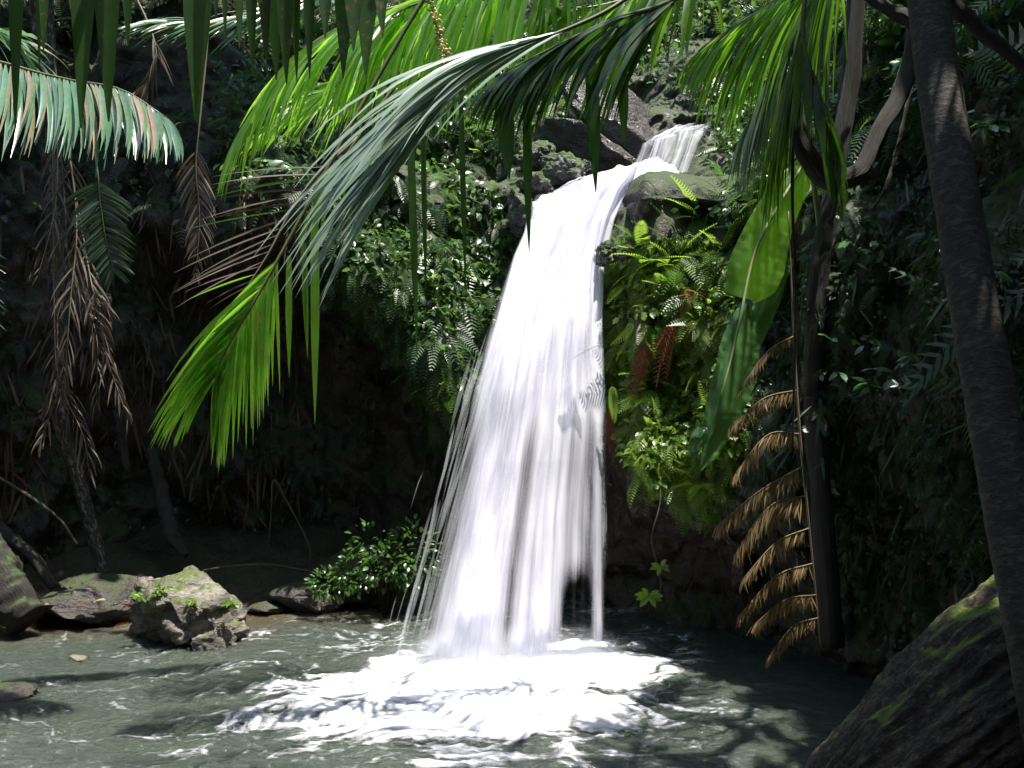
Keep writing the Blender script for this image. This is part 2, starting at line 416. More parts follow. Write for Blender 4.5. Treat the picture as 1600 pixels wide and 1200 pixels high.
def foamf(X, Y):
    """how much of the surface is broken white water (0..1)"""
    ell = np.hypot((X + .36) / 1.30, (Y - 7.25) / 0.95)
    ell2 = np.hypot((X - .62) / .72, (Y - 8.0) / .8)
    base = np.maximum(np.maximum(1.25 - ell, .80 - .75 * ell2), 1.15 - impdist(X, Y + .12) / .55)
    wx = X + .35 * fbm(X * 1.4, Y * 1.4, 0, 3, 51); wy = Y + .35 * fbm(X * 1.4, Y * 1.4, 3, 3, 52)
    n = fbm(wx * 2.6, wy * 5.5, 0, 5, 53, .62)
    lace = 1 - np.abs(fbm(wx * 3.5, wy * 8.0, 1, 4, 55, .6)) * 2.2
    far = np.exp(-np.maximum(0, impdist(X, Y) - .8) / 2.1)
    f = base * 1.3 + n * .45 + lace * .22 * far
    flecks = .75 * (.60 * far + .50 * lace + .30 * n - .66) - .5 * sm(1.4, 2.4, X)
    return np.clip(np.maximum(f, flecks), 0, 1)

ang = np.concatenate([np.linspace(-85, -33, 24, endpoint=False), np.linspace(-33, 33, 560, endpoint=False), np.linspace(33, 85, 24)])
rad = np.concatenate([np.linspace(.6, 5.2, 40, endpoint=False), 1 / np.linspace(1/5.2, 1/12.2, 420), np.linspace(12.4, 14.5, 6)])
AG, RD = np.meshgrid(np.radians(ang), rad, indexing='ij')
# distances are measured along Y so that rows of the sheet run straight across the pool
WX = np.where(np.abs(AG) < R(34), RD * np.tan(AG), RD * np.tan(R(34)) * np.sign(AG) + RD * (np.abs(AG) - R(34)) * 1.2 * np.sign(AG)); WY = RD
H = wave(WX, WY); FO = foamf(WX, WY); H = H * (1 - .7 * FO)
dep = np.clip(-bed(WX, WY) / .6, 0, 1)

m, nt, out = newmat('pool water')
dpt = N(nt, 'Attribute', attribute_name='depth').outputs['Fac']
fo = N(nt, 'Attribute', attribute_name='foam').outputs['Fac']
wc = ramp(nt, dpt, [(.15, (.075, .054, .028)), (.55, (.055, .054, .038)), (.95, (.042, .052, .042))])
geo = N(nt, 'NewGeometry'); mp = N(nt, 'Mapping'); mp.inputs['Scale'].default_value = (1, 1.6, 1); nt.links.new(geo.outputs['Position'], mp.inputs[0])
nb = noise(nt, 16, 5, .62, mp.outputs[0], .5)
p = N(nt, 'BsdfPrincipled'); nt.links.new(wc, p.inputs['Base Color']); p.inputs['Roughness'].default_value = .06
p.inputs['IOR'].default_value = 1.33
p.inputs['Subsurface Weight'].default_value = 1.0; p.inputs['Subsurface Radius'].default_value = (.5, .6, .5); p.inputs['Subsurface Scale'].default_value = .8
nt.links.new(bump(nt, nb.outputs[0], .8, .03), p.inputs['Normal'])
nt.links.new(p.outputs[0], out.inputs[0]); M['water'] = m
me = mesh_np('pool_water', np.stack([WX, WY, H], -1).reshape(-1, 3), gridF(len(ang), len(rad)), M['water'], attrs={'depth': dep, 'foam': FO})
o = link('pool_water', me); o['kind'] = 'structure'

# foam floats on the water as its own lacy sheet
m, nt, out = newmat('foam')
fo = N(nt, 'Attribute', attribute_name='foam').outputs['Fac']
geo = N(nt, 'NewGeometry'); mp = N(nt, 'Mapping'); mp.inputs['Scale'].default_value = (1, 2.0, 1); nt.links.new(geo.outputs['Position'], mp.inputs[0])
nb = noise(nt, 13, 6, .68, mp.outputs[0], .8)
a = math_(nt, 'ADD', fo, math_(nt, 'MULTIPLY', math_(nt, 'SUBTRACT', nb.outputs[0], .5), .9))
a = ramp(nt, a, [(.08, (0, 0, 0)), (1.0, (1, 1, 1))])
p = N(nt, 'BsdfPrincipled'); p.inputs['Base Color'].default_value = (.88, .88, .94, 1); p.inputs['Roughness'].default_value = .5  # lavender white: bluish sky-lit shade put into the foam colour
p.inputs['Subsurface Weight'].default_value = 0
nt.links.new(bump(nt, nb.outputs[0], .25, .012), p.inputs['Normal'])
t = N(nt, 'BsdfTransparent'); mx = N(nt, 'MixShader'); nt.links.new(a, mx.inputs[0]); nt.links.new(t.outputs[0], mx.inputs[1]); nt.links.new(p.outputs[0], mx.inputs[2])
nt.links.new(mx.outputs[0], out.inputs[0]); M['foam'] = m
F_ = gridF(len(ang), len(rad)); fr = FO.ravel(); keep = fr[F_].max(1) > .02; F_ = F_[keep]
V_ = np.stack([WX, WY, H + .010 + .02 * FO], -1).reshape(-1, 3)
used = np.unique(F_); remap = np.zeros(len(V_), np.int64); remap[used] = np.arange(len(used))
o = link('foam', mesh_np('foam', V_[used], remap[F_], M['foam'], attrs={'foam': fr[used]}))
tag(o, 'churning white foam spreading over the pool at the foot of the waterfall', 'foam', kind='stuff')

# ------------------------------------------------------------------ waterfall
def watermat(name, along, across, lo, hi, col=(.87, .86, .95), tfac=.35):  # lavender tint puts sky-lit shade into the water colour
    m, nt, out = newmat(name)
    uv = N(nt, 'UVMap').outputs[0]; mp = N(nt, 'Mapping'); mp.inputs['Scale'].default_value = (across, along, 1); nt.links.new(uv, mp.inputs[0])
    n1 = noise(nt, 1, 2, .5, mp.outputs[0], .0)
    mp2 = N(nt, 'Mapping'); mp2.inputs['Scale'].default_value = (across * 4, along * 1.3, 1); nt.links.new(uv, mp2.inputs[0])
    n2 = noise(nt, 1, 2, .5, mp2.outputs[0])
    den = N(nt, 'Attribute', attribute_name='thick').outputs['Fac']
    s = math_(nt, 'ADD', math_(nt, 'MULTIPLY', math_(nt, 'SUBTRACT', n1.outputs[0], .5), 1.25), math_(nt, 'MULTIPLY', math_(nt, 'SUBTRACT', n2.outputs[0], .5), .42))
    a = math_(nt, 'ADD', den, s)
    a = ramp(nt, a, [(lo, (0, 0, 0)), (hi, (1, 1, 1))], 'EASE')
    den2 = ramp(nt, den, [(.0, (0, 0, 0)), (.12, (1, 1, 1))])
    a = math_(nt, 'MULTIPLY', a, den2)
    p = N(nt, 'BsdfDiffuse'); p.inputs[0].default_value = (*col, 1)
    nt.links.new(bump(nt, n2.outputs[0], .2, .02), p.inputs['Normal'])
    tl = N(nt, 'BsdfTranslucent'); tl.inputs[0].default_value = (*col, 1)
    m1 = N(nt, 'MixShader'); m1.inputs[0].default_value = tfac; nt.links.new(p.outputs[0], m1.inputs[1]); nt.links.new(tl.outputs[0], m1.inputs[2])
    t = N(nt, 'BsdfTransparent'); mx = N(nt, 'MixShader'); nt.links.new(a, mx.inputs[0]); nt.links.new(t.outputs[0], mx.inputs[1]); nt.links.new(m1.outputs[0], mx.inputs[2])
    nt.links.new(mx.outputs[0], out.inputs[0]); return m
M['fall1'] = watermat('falling water', 1.0, 13, .05, 1.05, tfac=.5)
M['fall2'] = watermat('falling water inner', 1.0, 11, .05, 1.2, tfac=.5)
M['rapid'] = watermat('rapid', 3.0, 9, .0, .5, tfac=.3)

fall = empty('waterfall', (0, 8.4, 0)); tag(fall, 'silky white waterfall dropping over the rock ledge into the pool', 'waterfall')
# edges of the plunge: (v, left px, right px, py, Y)
E = [(0, 838, 1000, 288, 10.55), (.05, 832, 972, 318, 10.35), (.10, 825, 955, 352, 10.15), (.17, 806, 940, 405, 9.95), (.3, 780, 937, 500, 9.6), (.45, 748, 941, 610, 9.25),
     (.6, 718, 941, 720, 8.95), (.75, 690, 940, 830, 8.7), (.88, 664, 943, 930, 8.5), (1.0, 640, 945, 1045, 8.25)]
E = np.array(E, float)
def fallpt(u, v, off=0.0):
    L = np.interp(v, E[:, 0], E[:, 1]); Rr = np.interp(v, E[:, 0], E[:, 2]); py = np.interp(v, E[:, 0], E[:, 3]); Y = np.interp(v, E[:, 0], E[:, 4])
    px = L + (Rr - L) * u
    py = py + (.5 - np.clip(u, 0, 1)) * 52 * np.clip(1 - v / .16, 0, 1)
    Y = Y + off + .42 * np.clip(u - .3, 0, 1) * v - .10 * np.sin(np.clip(u, 0, 1) * np.pi) * (1 - .5 * v)
    # py given along the middle; heights are true heights at the middle distance
    Ym = np.interp(v, E[:, 0], E[:, 4]); Z = CAM.z - (py - 600) / FX * Ym
    X = (px - 800) / FX * Ym
    return X, Y, Z
def sheet(name, off, mat, dens, nu=90, nv=200, seed=0, u0=-.08, u1=1.04, wob=.03):
    v = np.linspace(0, 1.02, nv); u = np.linspace(u0, u1, nu); U, Vv = np.meshgrid(u, v, indexing='ij')
    X, Y, Z = fallpt(U, Vv, off)
    X = X + wob * .6 * fbm(U * 6, Vv * 3, 0, 3, seed); Y = Y + wob * 2.2 * fbm(U * 9, Vv * 2.5, seed, 4, seed + 3)
    Z = np.where(Vv > .98, Z - .1, Z)
    D = dens(U, Vv)
    me = mesh_np(name, np.stack([X, Y, Z], -1).reshape(-1, 3), gridF(nu, nv), mat, uv=np.stack([U, Vv], -1).reshape(-1, 2) + seed * 3.7, attrs={'thick': D})
    return part(name, me, fall)
def g1(x, c, s): return np.exp(-((x - c) / s) ** 2)
def dens_main(U, V):
    lowf = sm(.25, .75, V)
    top = 1.6 * (1 - sm(.25, .60, V))
    col1 = 1.2 * g1(U, .32 - .02 * V, .17)          # the bright left column
    col2 = .62 * g1(U, .62, .11); col3 = .46 * g1(U, .83, .12) * (1 - .5 * sm(.8, .95, V)); col4 = .48 * g1(U, .98, .03)
    left = .16 * g1(U, .10, .10)
    low = col1 + col2 + col3 + col4 + left - .02
    low = low - .22 * g1(U, .475, .045) * sm(.4, .7, V) - .40 * g1(U, .86, .08) * sm(.8, .9, V)
    d = top + low * (0.75 + .45 * lowf)
    d = d + .35 * sm(.92, 1.0, V) * (1 - sm(.55, .75, U))
    edge = sm(-.08, .06 + .08 * V, U) * (1 - sm(1.0, 1.04, U))
    return np.clip(d, 0, 1.6) * edge
def dens_back(U, V): return (dens_main(U, V) * .7 + .02) * sm(-.08, .1, U) * (1 - sm(.98, 1.03, U))
def dens_thin(U, V): return (.02 + .55 * g1(U, .3, .16) + .25 * g1(U, .62, .08) + .9 * (1 - sm(.2, .55, V))) * sm(-.08, .12, U) * (1 - sm(.98, 1.03, U))
sheet('water_curtain', 0, M['fall1'], dens_main, seed=1)
sheet('water_curtain', .14, M['fall2'], dens_back, seed=2)
sheet('water_curtain', -.12, M['fall1'], dens_thin, seed=3, wob=.05)
# rapid and upper cascade: a ribbon running down the stream bed
def ribbon(name, L, Rr, mat, dens=1.2, nu=40, nv=80, seed=0, bulge=.06, wob=.03):
    A = catmull(L, nv); B = catmull(Rr, nv); u = np.linspace(0, 1, nu)[:, None, None]
    S = A[None] * (1 - u) + B[None] * u
    vv = np.linspace(0, 1, nv)[None, :]; uu = np.linspace(0, 1, nu)[:, None]
    S[..., 2] += bulge * np.sin(uu * np.pi) + wob * fbm(uu * 7, vv * 5, seed, 4, seed)
    S[..., 1] += wob * fbm(uu * 7, vv * 5, seed + 9, 4, seed + 2)
    D = dens * np.ones((nu, nv)) * sm(0, .1, uu) * (1 - sm(.9, 1, uu)) if not callable(dens) else dens(uu, vv)
    me = mesh_np(name, S.reshape(-1, 3), gridF(nu, nv), mat, uv=np.stack(np.broadcast_arrays(uu, vv), -1).reshape(-1, 2) + seed, attrs={'thick': D})
    return part(name, me, fall)
ribbon('rapid', [P(985, 262, 11.1), P(940, 270, 10.9), P(880, 288, 10.7), P(842, 308, 10.5), P(831, 335, 10.3)],
       [P(1062, 266, 11.0), P(1035, 290, 10.65), P(1000, 314, 10.35), P(970, 338, 10.25), P(950, 372, 10.1)], M['rapid'], 1.5, seed=5, bulge=.10, wob=.05)
ribbon('upper_cascade', [P(1052, 200, 12.3), P(1010, 218, 11.9), P(1000, 235, 11.5), P(985, 272, 11.0)],
       [P(1120, 192, 12.2), P(1105, 202, 11.8), P(1100, 215, 11.4), P(1080, 268, 10.9)], M['fall2'], .42, seed=8, bulge=.03)
# spray drifting up where the fall strikes the pool
m, nt, out = newmat('spray mist'); pv = N(nt, 'VolumePrincipled'); pv.inputs['Color'].default_value = (.95, .95, .98, 1)
co = objpos(nt); vl = N(nt, 'VectorMath', operation='LENGTH'); nt.links.new(co, vl.inputs[0])
fall_ = ramp(nt, vl.outputs['Value'], [(.1, (1, 1, 1)), (.95, (0, 0, 0))], 'EASE'); nz = noise(nt, 3, 2, .6, co)
nt.links.new(math_(nt, 'MULTIPLY', math_(nt, 'MULTIPLY', fall_, nz.outputs[0]), 1.6), pv.inputs['Density']); nt.links.new(pv.outputs[0], out.inputs['Volume']); M['mist'] = m
import bmesh
for (mx_, my_, mz_, sx_, sy_, sz_, lb) in [(-.35, 7.85, .02, 1.15, .75, .5, 'pale spray mist hanging over the main splash of the waterfall'), (.55, 8.35, .02, .6, .45, .35, 'thin spray mist over the right part of the splash')]:
    bm = bmesh.new(); bmesh.ops.create_icosphere(bm, subdivisions=3, radius=1); me = bpy.data.meshes.new('mist'); bm.to_mesh(me); bm.free(); me.materials.append(m)
    o = link('mist', me); o.location = (mx_, my_, mz_); o.scale = (sx_, sy_, sz_); tag(o, lb, 'mist', kind='stuff')
# thin separate strands: the spray flung from the left edge and the threads on the right
def strand(px0, py0, Y0, px1, py1, Y1, wd, parent):
    pts = catmull([P(px0, py0, Y0), P((px0 * .55 + px1 * .45), (py0 + py1) / 2 - 8, (Y0 + Y1) / 2), P(px1, py1, Y1)], 12)
    t = np.linspace(0, 1, 12); wv = wd * np.sin(np.pi * (.08 + .9 * t)) * 2.2
    V = np.stack([pts - np.stack([wv, wv * .3, wv * 0], 1), pts + np.stack([wv, -wv * .3, wv * 0], 1)], 1).reshape(-1, 3)
    i = np.arange(11) * 2; return V, np.stack([i, i + 1, i + 3, i + 2], 1)
m, nt, out = newmat('water strand')
dfs = N(nt, 'BsdfDiffuse'); dfs.inputs[0].default_value = (.8, .82, .86, 1); tl = N(nt, 'BsdfTranslucent'); tl.inputs[0].default_value = (.8, .82, .86, 1)
a1 = N(nt, 'MixShader'); a1.inputs[0].default_value = .5; nt.links.new(dfs.outputs[0], a1.inputs[1]); nt.links.new(tl.outputs[0], a1.inputs[2])
tr = N(nt, 'BsdfTransparent'); a2 = N(nt, 'MixShader'); nt.links.new(math_(nt, 'MULTIPLY', N(nt, 'Attribute', attribute_name='thick').outputs['Fac'], .20), a2.inputs[0]); nt.links.new(tr.outputs[0], a2.inputs[1]); nt.links.new(a1.outputs[0], a2.inputs[2])
nt.links.new(a2.outputs[0], out.inputs[0]); M['strand'] = m
VV, FF, c = [], [], 0
THK = np.repeat(np.sin(np.pi * np.linspace(0, 1, 12)) ** .8, 2)
for k in range(105):
    if k < 75:
        s = random.random(); v0 = random.uniform(.3, .85); e = random.gauss(0, 1)
        Lx = np.interp(v0, E[:, 0], E[:, 1]); py0 = np.interp(v0, E[:, 0], E[:, 3]); Y0 = np.interp(v0, E[:, 0], E[:, 4])
        x0 = Lx + random.uniform(-18, 60) - 8 * abs(e); v1 = min(1, v0 + random.uniform(.1, .3)); py1 = np.interp(v1, E[:, 0], E[:, 3])
        x1 = x0 - (py1 - py0) * .27 + random.uniform(-6, 6); Y1 = np.interp(v1, E[:, 0], E[:, 4])
    else:
        v0 = random.uniform(.35, .85); x0 = random.choice([random.uniform(860, 945), random.uniform(925, 945), random.uniform(780, 840)])
        py0 = np.interp(v0, E[:, 0], E[:, 3]); Y0 = np.interp(v0, E[:, 0], E[:, 4]) + .3
        v1 = min(.97, v0 + random.uniform(.1, .3)); py1 = np.interp(v1, E[:, 0], E[:, 3]); x1 = x0 + random.uniform(-6, 2); Y1 = np.interp(v1, E[:, 0], E[:, 4]) + .3
    V, F = strand(x0, py0, Y0, x1, py1, Y1, random.choice([.003, .004, .006, .01]), fall)
    VV.append(V); FF.append(F + c); c += len(V)
for (x0, y0, x1, y1) in [(662, 735, 640, 800), (735, 655, 715, 720), (655, 900, 632, 985), (640, 905, 612, 1000), (672, 880, 655, 960), (620, 930, 603, 1000)]:
    V, F = strand(x0, y0, 8.8, x1, y1, 8.6, .0018, fall); VV.append(V); FF.append(F + c); c += len(V)
o = part('water_strands', mesh_np('water_strands', np.vstack(VV), np.vstack(FF), M['strand'], attrs={'thick': np.tile(THK, c // 24)}), fall); o['kind'] = 'stuff'

# ------------------------------------------------------------------ rocks
def rock_mesh(name, size, seed, mat, cuts=9, sub=5, rough=.06, cutd=(.55, .85)):
    import bmesh
    bm = bmesh.new(); bmesh.ops.create_icosphere(bm, subdivisions=sub, radius=1)
    V = np.array([v.co[:] for v in bm.verts]); F = np.array([[v.index for v in f.verts] for f in bm.faces]); bm.free()
    rg = np.random.default_rng(seed)
    for _ in range(cuts):
        n = rg.normal(size=3); n /= np.linalg.norm(n); d = rg.uniform(*cutd)
        k = V @ n; over = np.maximum(0, k - d); V = V - over[:, None] * n[None] * .93
    q = V * 1.0
    dn = rough * fbm(q[:, 0] * 2.2, q[:, 1] * 2.2, q[:, 2] * 2.2, 5, seed, .6) + rough * .8 * (-np.abs(fbm(q[:, 0] * 3, q[:, 1] * 3, q[:, 2] * 4, 4, seed + 5)))
    V = V * (1 + dn[:, None]); V = V * np.array(size)
    return mesh_np(name, V, F, mat, smooth=True)
def rock(name, label, cat, loc, size, seed, mat, rot=(0, 0, 0), group=None, **kw):
    o = link(name, rock_mesh(name, size, seed, mat, **kw)); o.location = loc; o.rotation_euler = rot
    tag(o, label, cat, group); return o

def hull_rock(name, pts, Yc, dy, mat, seed, rough=.012):
    import bmesh
    bm = bmesh.new(); rg = np.random.default_rng(seed)
    for (x, y, q) in pts:
        bm.verts.new(P(x, y, Yc + q * dy))
    bmesh.ops.convex_hull(bm, input=bm.verts); bmesh.ops.triangulate(bm, faces=bm.faces)
    for _ in range(5): bmesh.ops.subdivide_edges(bm, edges=bm.edges, cuts=1, use_grid_fill=True); bmesh.ops.triangulate(bm, faces=bm.faces)
    V = np.array([v.co[:] for v in bm.verts]); bm.normal_update(); NN = np.array([v.normal[:] for v in bm.verts]); F = np.array([[v.index for v in f.verts] for f in bm.faces]) if bm.verts.index_update() is None else None
    bm.free()
    # blocky layers: cells pushed in and out, cracks between them
    q = V + .05 * np.stack([fbm(V[:, 0] * 3, V[:, 1] * 3, V[:, 2] * 3, 3, seed + i) for i in range(3)], 1)
    cell = hash3(np.floor(q[:, 0] * 3.4 + q[:, 2] * 1.8).astype(np.int64), np.floor(q[:, 1] * 3).astype(np.int64), np.floor(q[:, 2] * 5.2 - q[:, 0] * 1.6).astype(np.int64), seed)
    d = (cell - .5) * .13 + rough * fbm(V[:, 0] * 7, V[:, 1] * 7, V[:, 2] * 7, 4, seed, .6)
    V = V + NN * d[:, None]; c0 = V.mean(0)
    o = link(name, mesh_np(name, V - c0, F, mat, smooth=False)); o.location = c0; return o
boulder = hull_rock('boulder', [(203, 945, 0), (218, 905, .1), (262, 896, -.2), (300, 884, .3), (318, 900, .0), (345, 925, -.3), (385, 965, 0), (392, 1012, .2), (300, 1015, -.9), (215, 1008, -.2), (350, 1015, -.8), (240, 935, -.7), (330, 955, -.8),
      (230, 1000, 1), (370, 1000, 1), (300, 900, .9), (260, 975, -.95)], 9.15, .5, M['boulder'], 3)
tag(boulder, 'mossy broken boulder rising to a peak from the left side of the pool', 'boulder')
rock('rock', 'small cracked rock at the right foot of the mossy peaked boulder', 'rock', P(352, 985, 9.05), (.23, .2, .17), 8, M['boulder'], cuts=12)
rock('rock', 'pale wet rock at the waterline in front of the mossy peaked boulder', 'rock', P(283, 990, 8.85), (.22, .14, .14), 13, M['boulder'], cuts=12)
rock('flat_rock', 'low dark layered rock slab with fallen leaves left of the mossy boulder', 'rock', P(150, 948, 9.7), (.62, .5, .22), 23, M['slab'], (0, .06, .1), cuts=14)
rock('flat_rock', 'thin grey slab behind the leaf-strewn slab at the water edge', 'rock', P(178, 915, 10.1), (.5, .4, .12), 25, M['slab'], (.1, .1, .4), cuts=14)
rock('rock', 'dark wet stone breaking the water at the left edge of the photo', 'rock', P(5, 1085, 7.4), (.26, .2, .10), 28, M['slab'])
rock('rock', 'small pale stone just above the water left of centre of the riffle', 'rock', P(122, 1030, 8.4), (.10, .08, .045), 29, M['boulder'])
rock('rock', 'stone at the pool edge under the leafy bush by the waterfall', 'rock', P(480, 935, 10.2), (.42, .3, .18), 30, M['slab'])
rock('rock', 'low stone on the muddy bank between the boulder and the bush', 'rock', P(415, 950, 10.1), (.22, .2, .08), 31, M['slab'])
rock('rock', 'dark rock in deep shade behind the bush beside the falls', 'rock', P(560, 900, 10.5), (.5, .4, .35), 32, M['cliff'])
# rocks framing the lip
rock('ledge_rock', 'pale grey rock on the left side of the waterfall lip', 'rock', P(880, 272, 11.0), (.34, .3, .22), 51, M['ledge'], (.0, .2, .0), rough=.15)
rock('ledge_rock', 'grey rock lower left of the lip with water sliding past it', 'rock', P(812, 330, 10.5), (.20, .25, .28), 52, M['ledge'], (0, 0, .2), rough=.15)
rock('ledge_rock', 'small grey rock above the pale rock left of the lip', 'rock', P(838, 245, 11.2), (.26, .25, .18), 53, M['ledge'], rough=.15)
rock('ledge_rock', 'knobbly grey rock squeezed between the two on the left of the lip', 'rock', P(838, 290, 10.8), (.20, .2, .17), 57, M['ledge'], rough=.15)
rock('ledge_rock', 'little pale rock touching the white water left of the rapid', 'rock', P(912, 262, 11.1), (.14, .15, .12), 58, M['ledge'], rough=.15)
rock('ledge_rock', 'large mossy pale rock on the right side of the waterfall lip', 'rock', P(1070, 372, 10.0), (.52, .42, .32), 54, M['ledge'], (0, -.5, 0), rough=.15)
rock('ledge_rock', 'smaller pale rock right of the lip against the fern bank', 'rock', P(985, 392, 9.85), (.22, .25, .22), 55, M['ledge'], rough=.15)
rock('ledge_rock', 'rough stone in the middle of the rubble right of the lip', 'rock', P(1000, 345, 10.2), (.24, .25, .17), 72, M['ledge'], (0, -.6, 0), rough=.2)
rock('ledge_rock', 'upper stone of the rubble right of the lip beside the rapid', 'rock', P(1062, 305, 10.5), (.24, .25, .14), 73, M['ledge'], (0, -.4, 0), rough=.2)
rock('ledge_rock', 'lowest stone of the rubble right of the lip', 'rock', P(950, 398, 9.8), (.14, .15, .14), 74, M['ledge'], rough=.2)
rock('ledge_rock', 'mossy rock beside the upper cascade on its right', 'rock', P(1160, 280, 10.9), (.42, .4, .36), 56, M['ledge'], rough=.15)
rock('big_slab', 'big slanting dark slab left above the upper cascade with a pale edge', 'rock', P(965, 195, 12.0), (1.0, .5, .42), 61, M['slab'], (.1, .75, .2), cuts=14)
rock('big_slab', 'dark block under the slanting slab at the head of the stream', 'rock', P(915, 235, 11.9), (.75, .5, .42), 62, M['slab'], (0, .5, 0))
rock('rock', 'pale sunlit stone among leaves above the upper cascade', 'rock', P(1140, 85, 13.0), (.3, .25, .26), 64, M['ledge'])
rock('rock', 'rounded stone above the upper cascade below the sunlit one', 'rock', P(1095, 165, 12.8), (.5, .4, .3), 65, M['slab'])

# ------------------------------------------------------------------ leaves
def leaflet_np(base, d0, wdir, length, width, droop, n=7, fold=.22, taper=.18, dn=(0, 0, -1.0)):
    """folded narrow leaflet; returns verts, tris"""
    t = np.linspace(0, 1, n); P0 = np.array(base, float); d0 = np.array(d0, float); d0 /= np.linalg.norm(d0)
    pts = [P0]; dirs = []
    dn = np.array(dn, float); dn /= np.linalg.norm(dn)
    for k in range(n - 1):
        wgt = droop * (k / (n - 1)) ** 1.2; d = d0 * (1 - wgt) + dn * wgt; d /= np.linalg.norm(d) + 1e-9
        pts.append(pts[-1] + d * length / (n - 1)); dirs.append(d)
    dirs.append(dirs[-1]); pts = np.array(pts); dirs = np.array(dirs)
    wd = np.array(wdir, float)[None] - dirs * (dirs @ np.array(wdir, float))[:, None]; wd /= np.linalg.norm(wd, axis=1)[:, None] + 1e-9
    nn = np.cross(dirs, wd)
    ww = width * .5 * np.minimum(1, (taper + t / .18 * (1 - taper))) * np.clip((1 - t) / .45, 0.03, 1) ** .8
    L = pts - wd * ww[:, None] + nn * (ww * fold)[:, None]; Rr = pts + wd * ww[:, None] + nn * (ww * fold)[:, None]
    V = np.stack([L, pts, Rr], 1).reshape(-1, 3); F = []
    for k in range(n - 1):
        a = k * 3; F += [(a, a+1, a+4, a+3), (a+1, a+2, a+5, a+4)]
    return V, np.array(F)

def frond(palm, rpts, n, L, width, mat, droop=.6, fwd=.6, side=1.0, drop0=.0, both=True, r0=.014, rmat='rachis', label=None,
          t0=.12, jit=.12, Lprof=None, up=(0, 0, 1), sides=(-1, 1), miss=0., wtwist=.5, seglen=7, face=None, dn=(0, 0, -1.0), flip=None):
    C = catmull(rpts, 60); T = np.gradient(C, axis=0); T /= np.linalg.norm(T, axis=1)[:, None]
    V, F, vt = tube_np(rpts, [r0, r0 * .7, r0 * .25], 26, 6)
    fr = part('frond', mesh_np('frond', V, F, M[rmat]), palm)
    if label: fr['label'] = label
    Lprof = Lprof or [(0, .5), (.2, .95), (.5, 1), (.8, .8), (1, .35)]
    lp = np.array(Lprof)
    for i in range(n):
        for s in sides:
            if random.random() < miss: continue
            t = t0 + (1 - t0) * ((i + random.uniform(-.25, .25)) / max(1, n - 1)); t = min(max(t, 0), 1)
            k = t * 59; a = int(min(58, k)); b = C[a] * (1 - (k - a)) + C[a+1] * (k - a); tt = T[min(59, a)]
            upv = np.array(up, float); sd = np.cross(tt, upv); sd /= np.linalg.norm(sd) + 1e-9
            un = np.cross(sd, tt)
            ff = fwd + (.9 if t > .97 else .5 * t * t)
            d0 = tt * ff + sd * s * side + un * random.uniform(-.1, .25) + np.array(dn, float) / np.linalg.norm(dn) * drop0 + np.array([random.gauss(0, jit) for _ in range(3)])
            wd = tt + np.array([random.gauss(0, wtwist) for _ in range(3)]) * .6
            if face is not None:
                dm = d0 / np.linalg.norm(d0) + np.array(dn) * droop; wd = np.cross(np.array(face, float) + np.array([random.gauss(0, wtwist) for _ in range(3)]) * .5, dm)
            ln = L * np.interp(t, lp[:, 0], lp[:, 1]) * random.uniform(.86, 1.08)
            Vv, Ff = leaflet_np(b, d0, wd, ln, width * random.uniform(.8, 1.15) * (.65 + .35 * np.interp(t, lp[:, 0], lp[:, 1])), min(.98, droop * random.uniform(.8, 1.2)), seglen, dn=dn)
            link('leaflet', mesh_np('leaflet', Vv, Ff, M[mat] if not (flip and random.random() < flip[1]) else M[flip[0]]), fr)
    return fr

def palm(label, base, trunkpts, trad, mat='trunk', sides=20, cat='palm tree', rings=True):
    pr = empty('palm_tree', base); tag(pr, label, cat)
    def disp(t, a):
        return 1 + (.014 * np.abs(np.sin(t * 150 + .3 * np.sin(a))) if rings else 0) + .03 * fbm(np.cos(a) * 2 + 0 * t, np.sin(a) * 2 + 0 * t, t * 40 + 0 * a, 3, 71)
    tube_obj('trunk', trunkpts, trad, M[mat], pr, n=260 if rings else 60, sides=sides, disp=disp)
    return pr

# --- palm on the right: trunk crosses the frame, crown above it
crownR = P(1400, -560, 5.0)
pR = palm('dark ringed palm trunk leaning up the right side with fronds arching across the top', P(1665, 1210, 4.3),
          [P(1700, 1400, 3.8), P(1648, 1120, 3.9), P(1592, 850, 4.05), P(1535, 550, 4.3), P(1490, 280, 4.5), P(1450, 0, 4.75), P(1425, -300, 4.9), crownR], [.15, .13, .115, .105, .10, .095, .095, .12])
# main arching frond: dark leaflets below, long glossy ones drooping left
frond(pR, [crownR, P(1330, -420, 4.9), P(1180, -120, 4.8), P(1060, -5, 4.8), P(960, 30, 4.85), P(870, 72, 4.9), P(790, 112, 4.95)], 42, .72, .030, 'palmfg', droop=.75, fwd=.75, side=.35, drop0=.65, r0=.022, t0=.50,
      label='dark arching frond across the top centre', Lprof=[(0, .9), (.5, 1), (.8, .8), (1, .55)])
# long silvery leaflets: drooping end of the frond
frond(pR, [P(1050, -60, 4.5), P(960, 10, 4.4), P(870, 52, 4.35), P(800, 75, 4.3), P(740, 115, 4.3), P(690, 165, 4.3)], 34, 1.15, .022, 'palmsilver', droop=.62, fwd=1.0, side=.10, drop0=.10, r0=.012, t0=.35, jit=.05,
      label='frond end with long silvery drooping leaflets', Lprof=[(0, .55), (.4, .8), (.7, 1.1), (1, 1.0)], wtwist=.25, seglen=10, face=(.1, -.75, .7), dn=(-.12, -.35, -1))
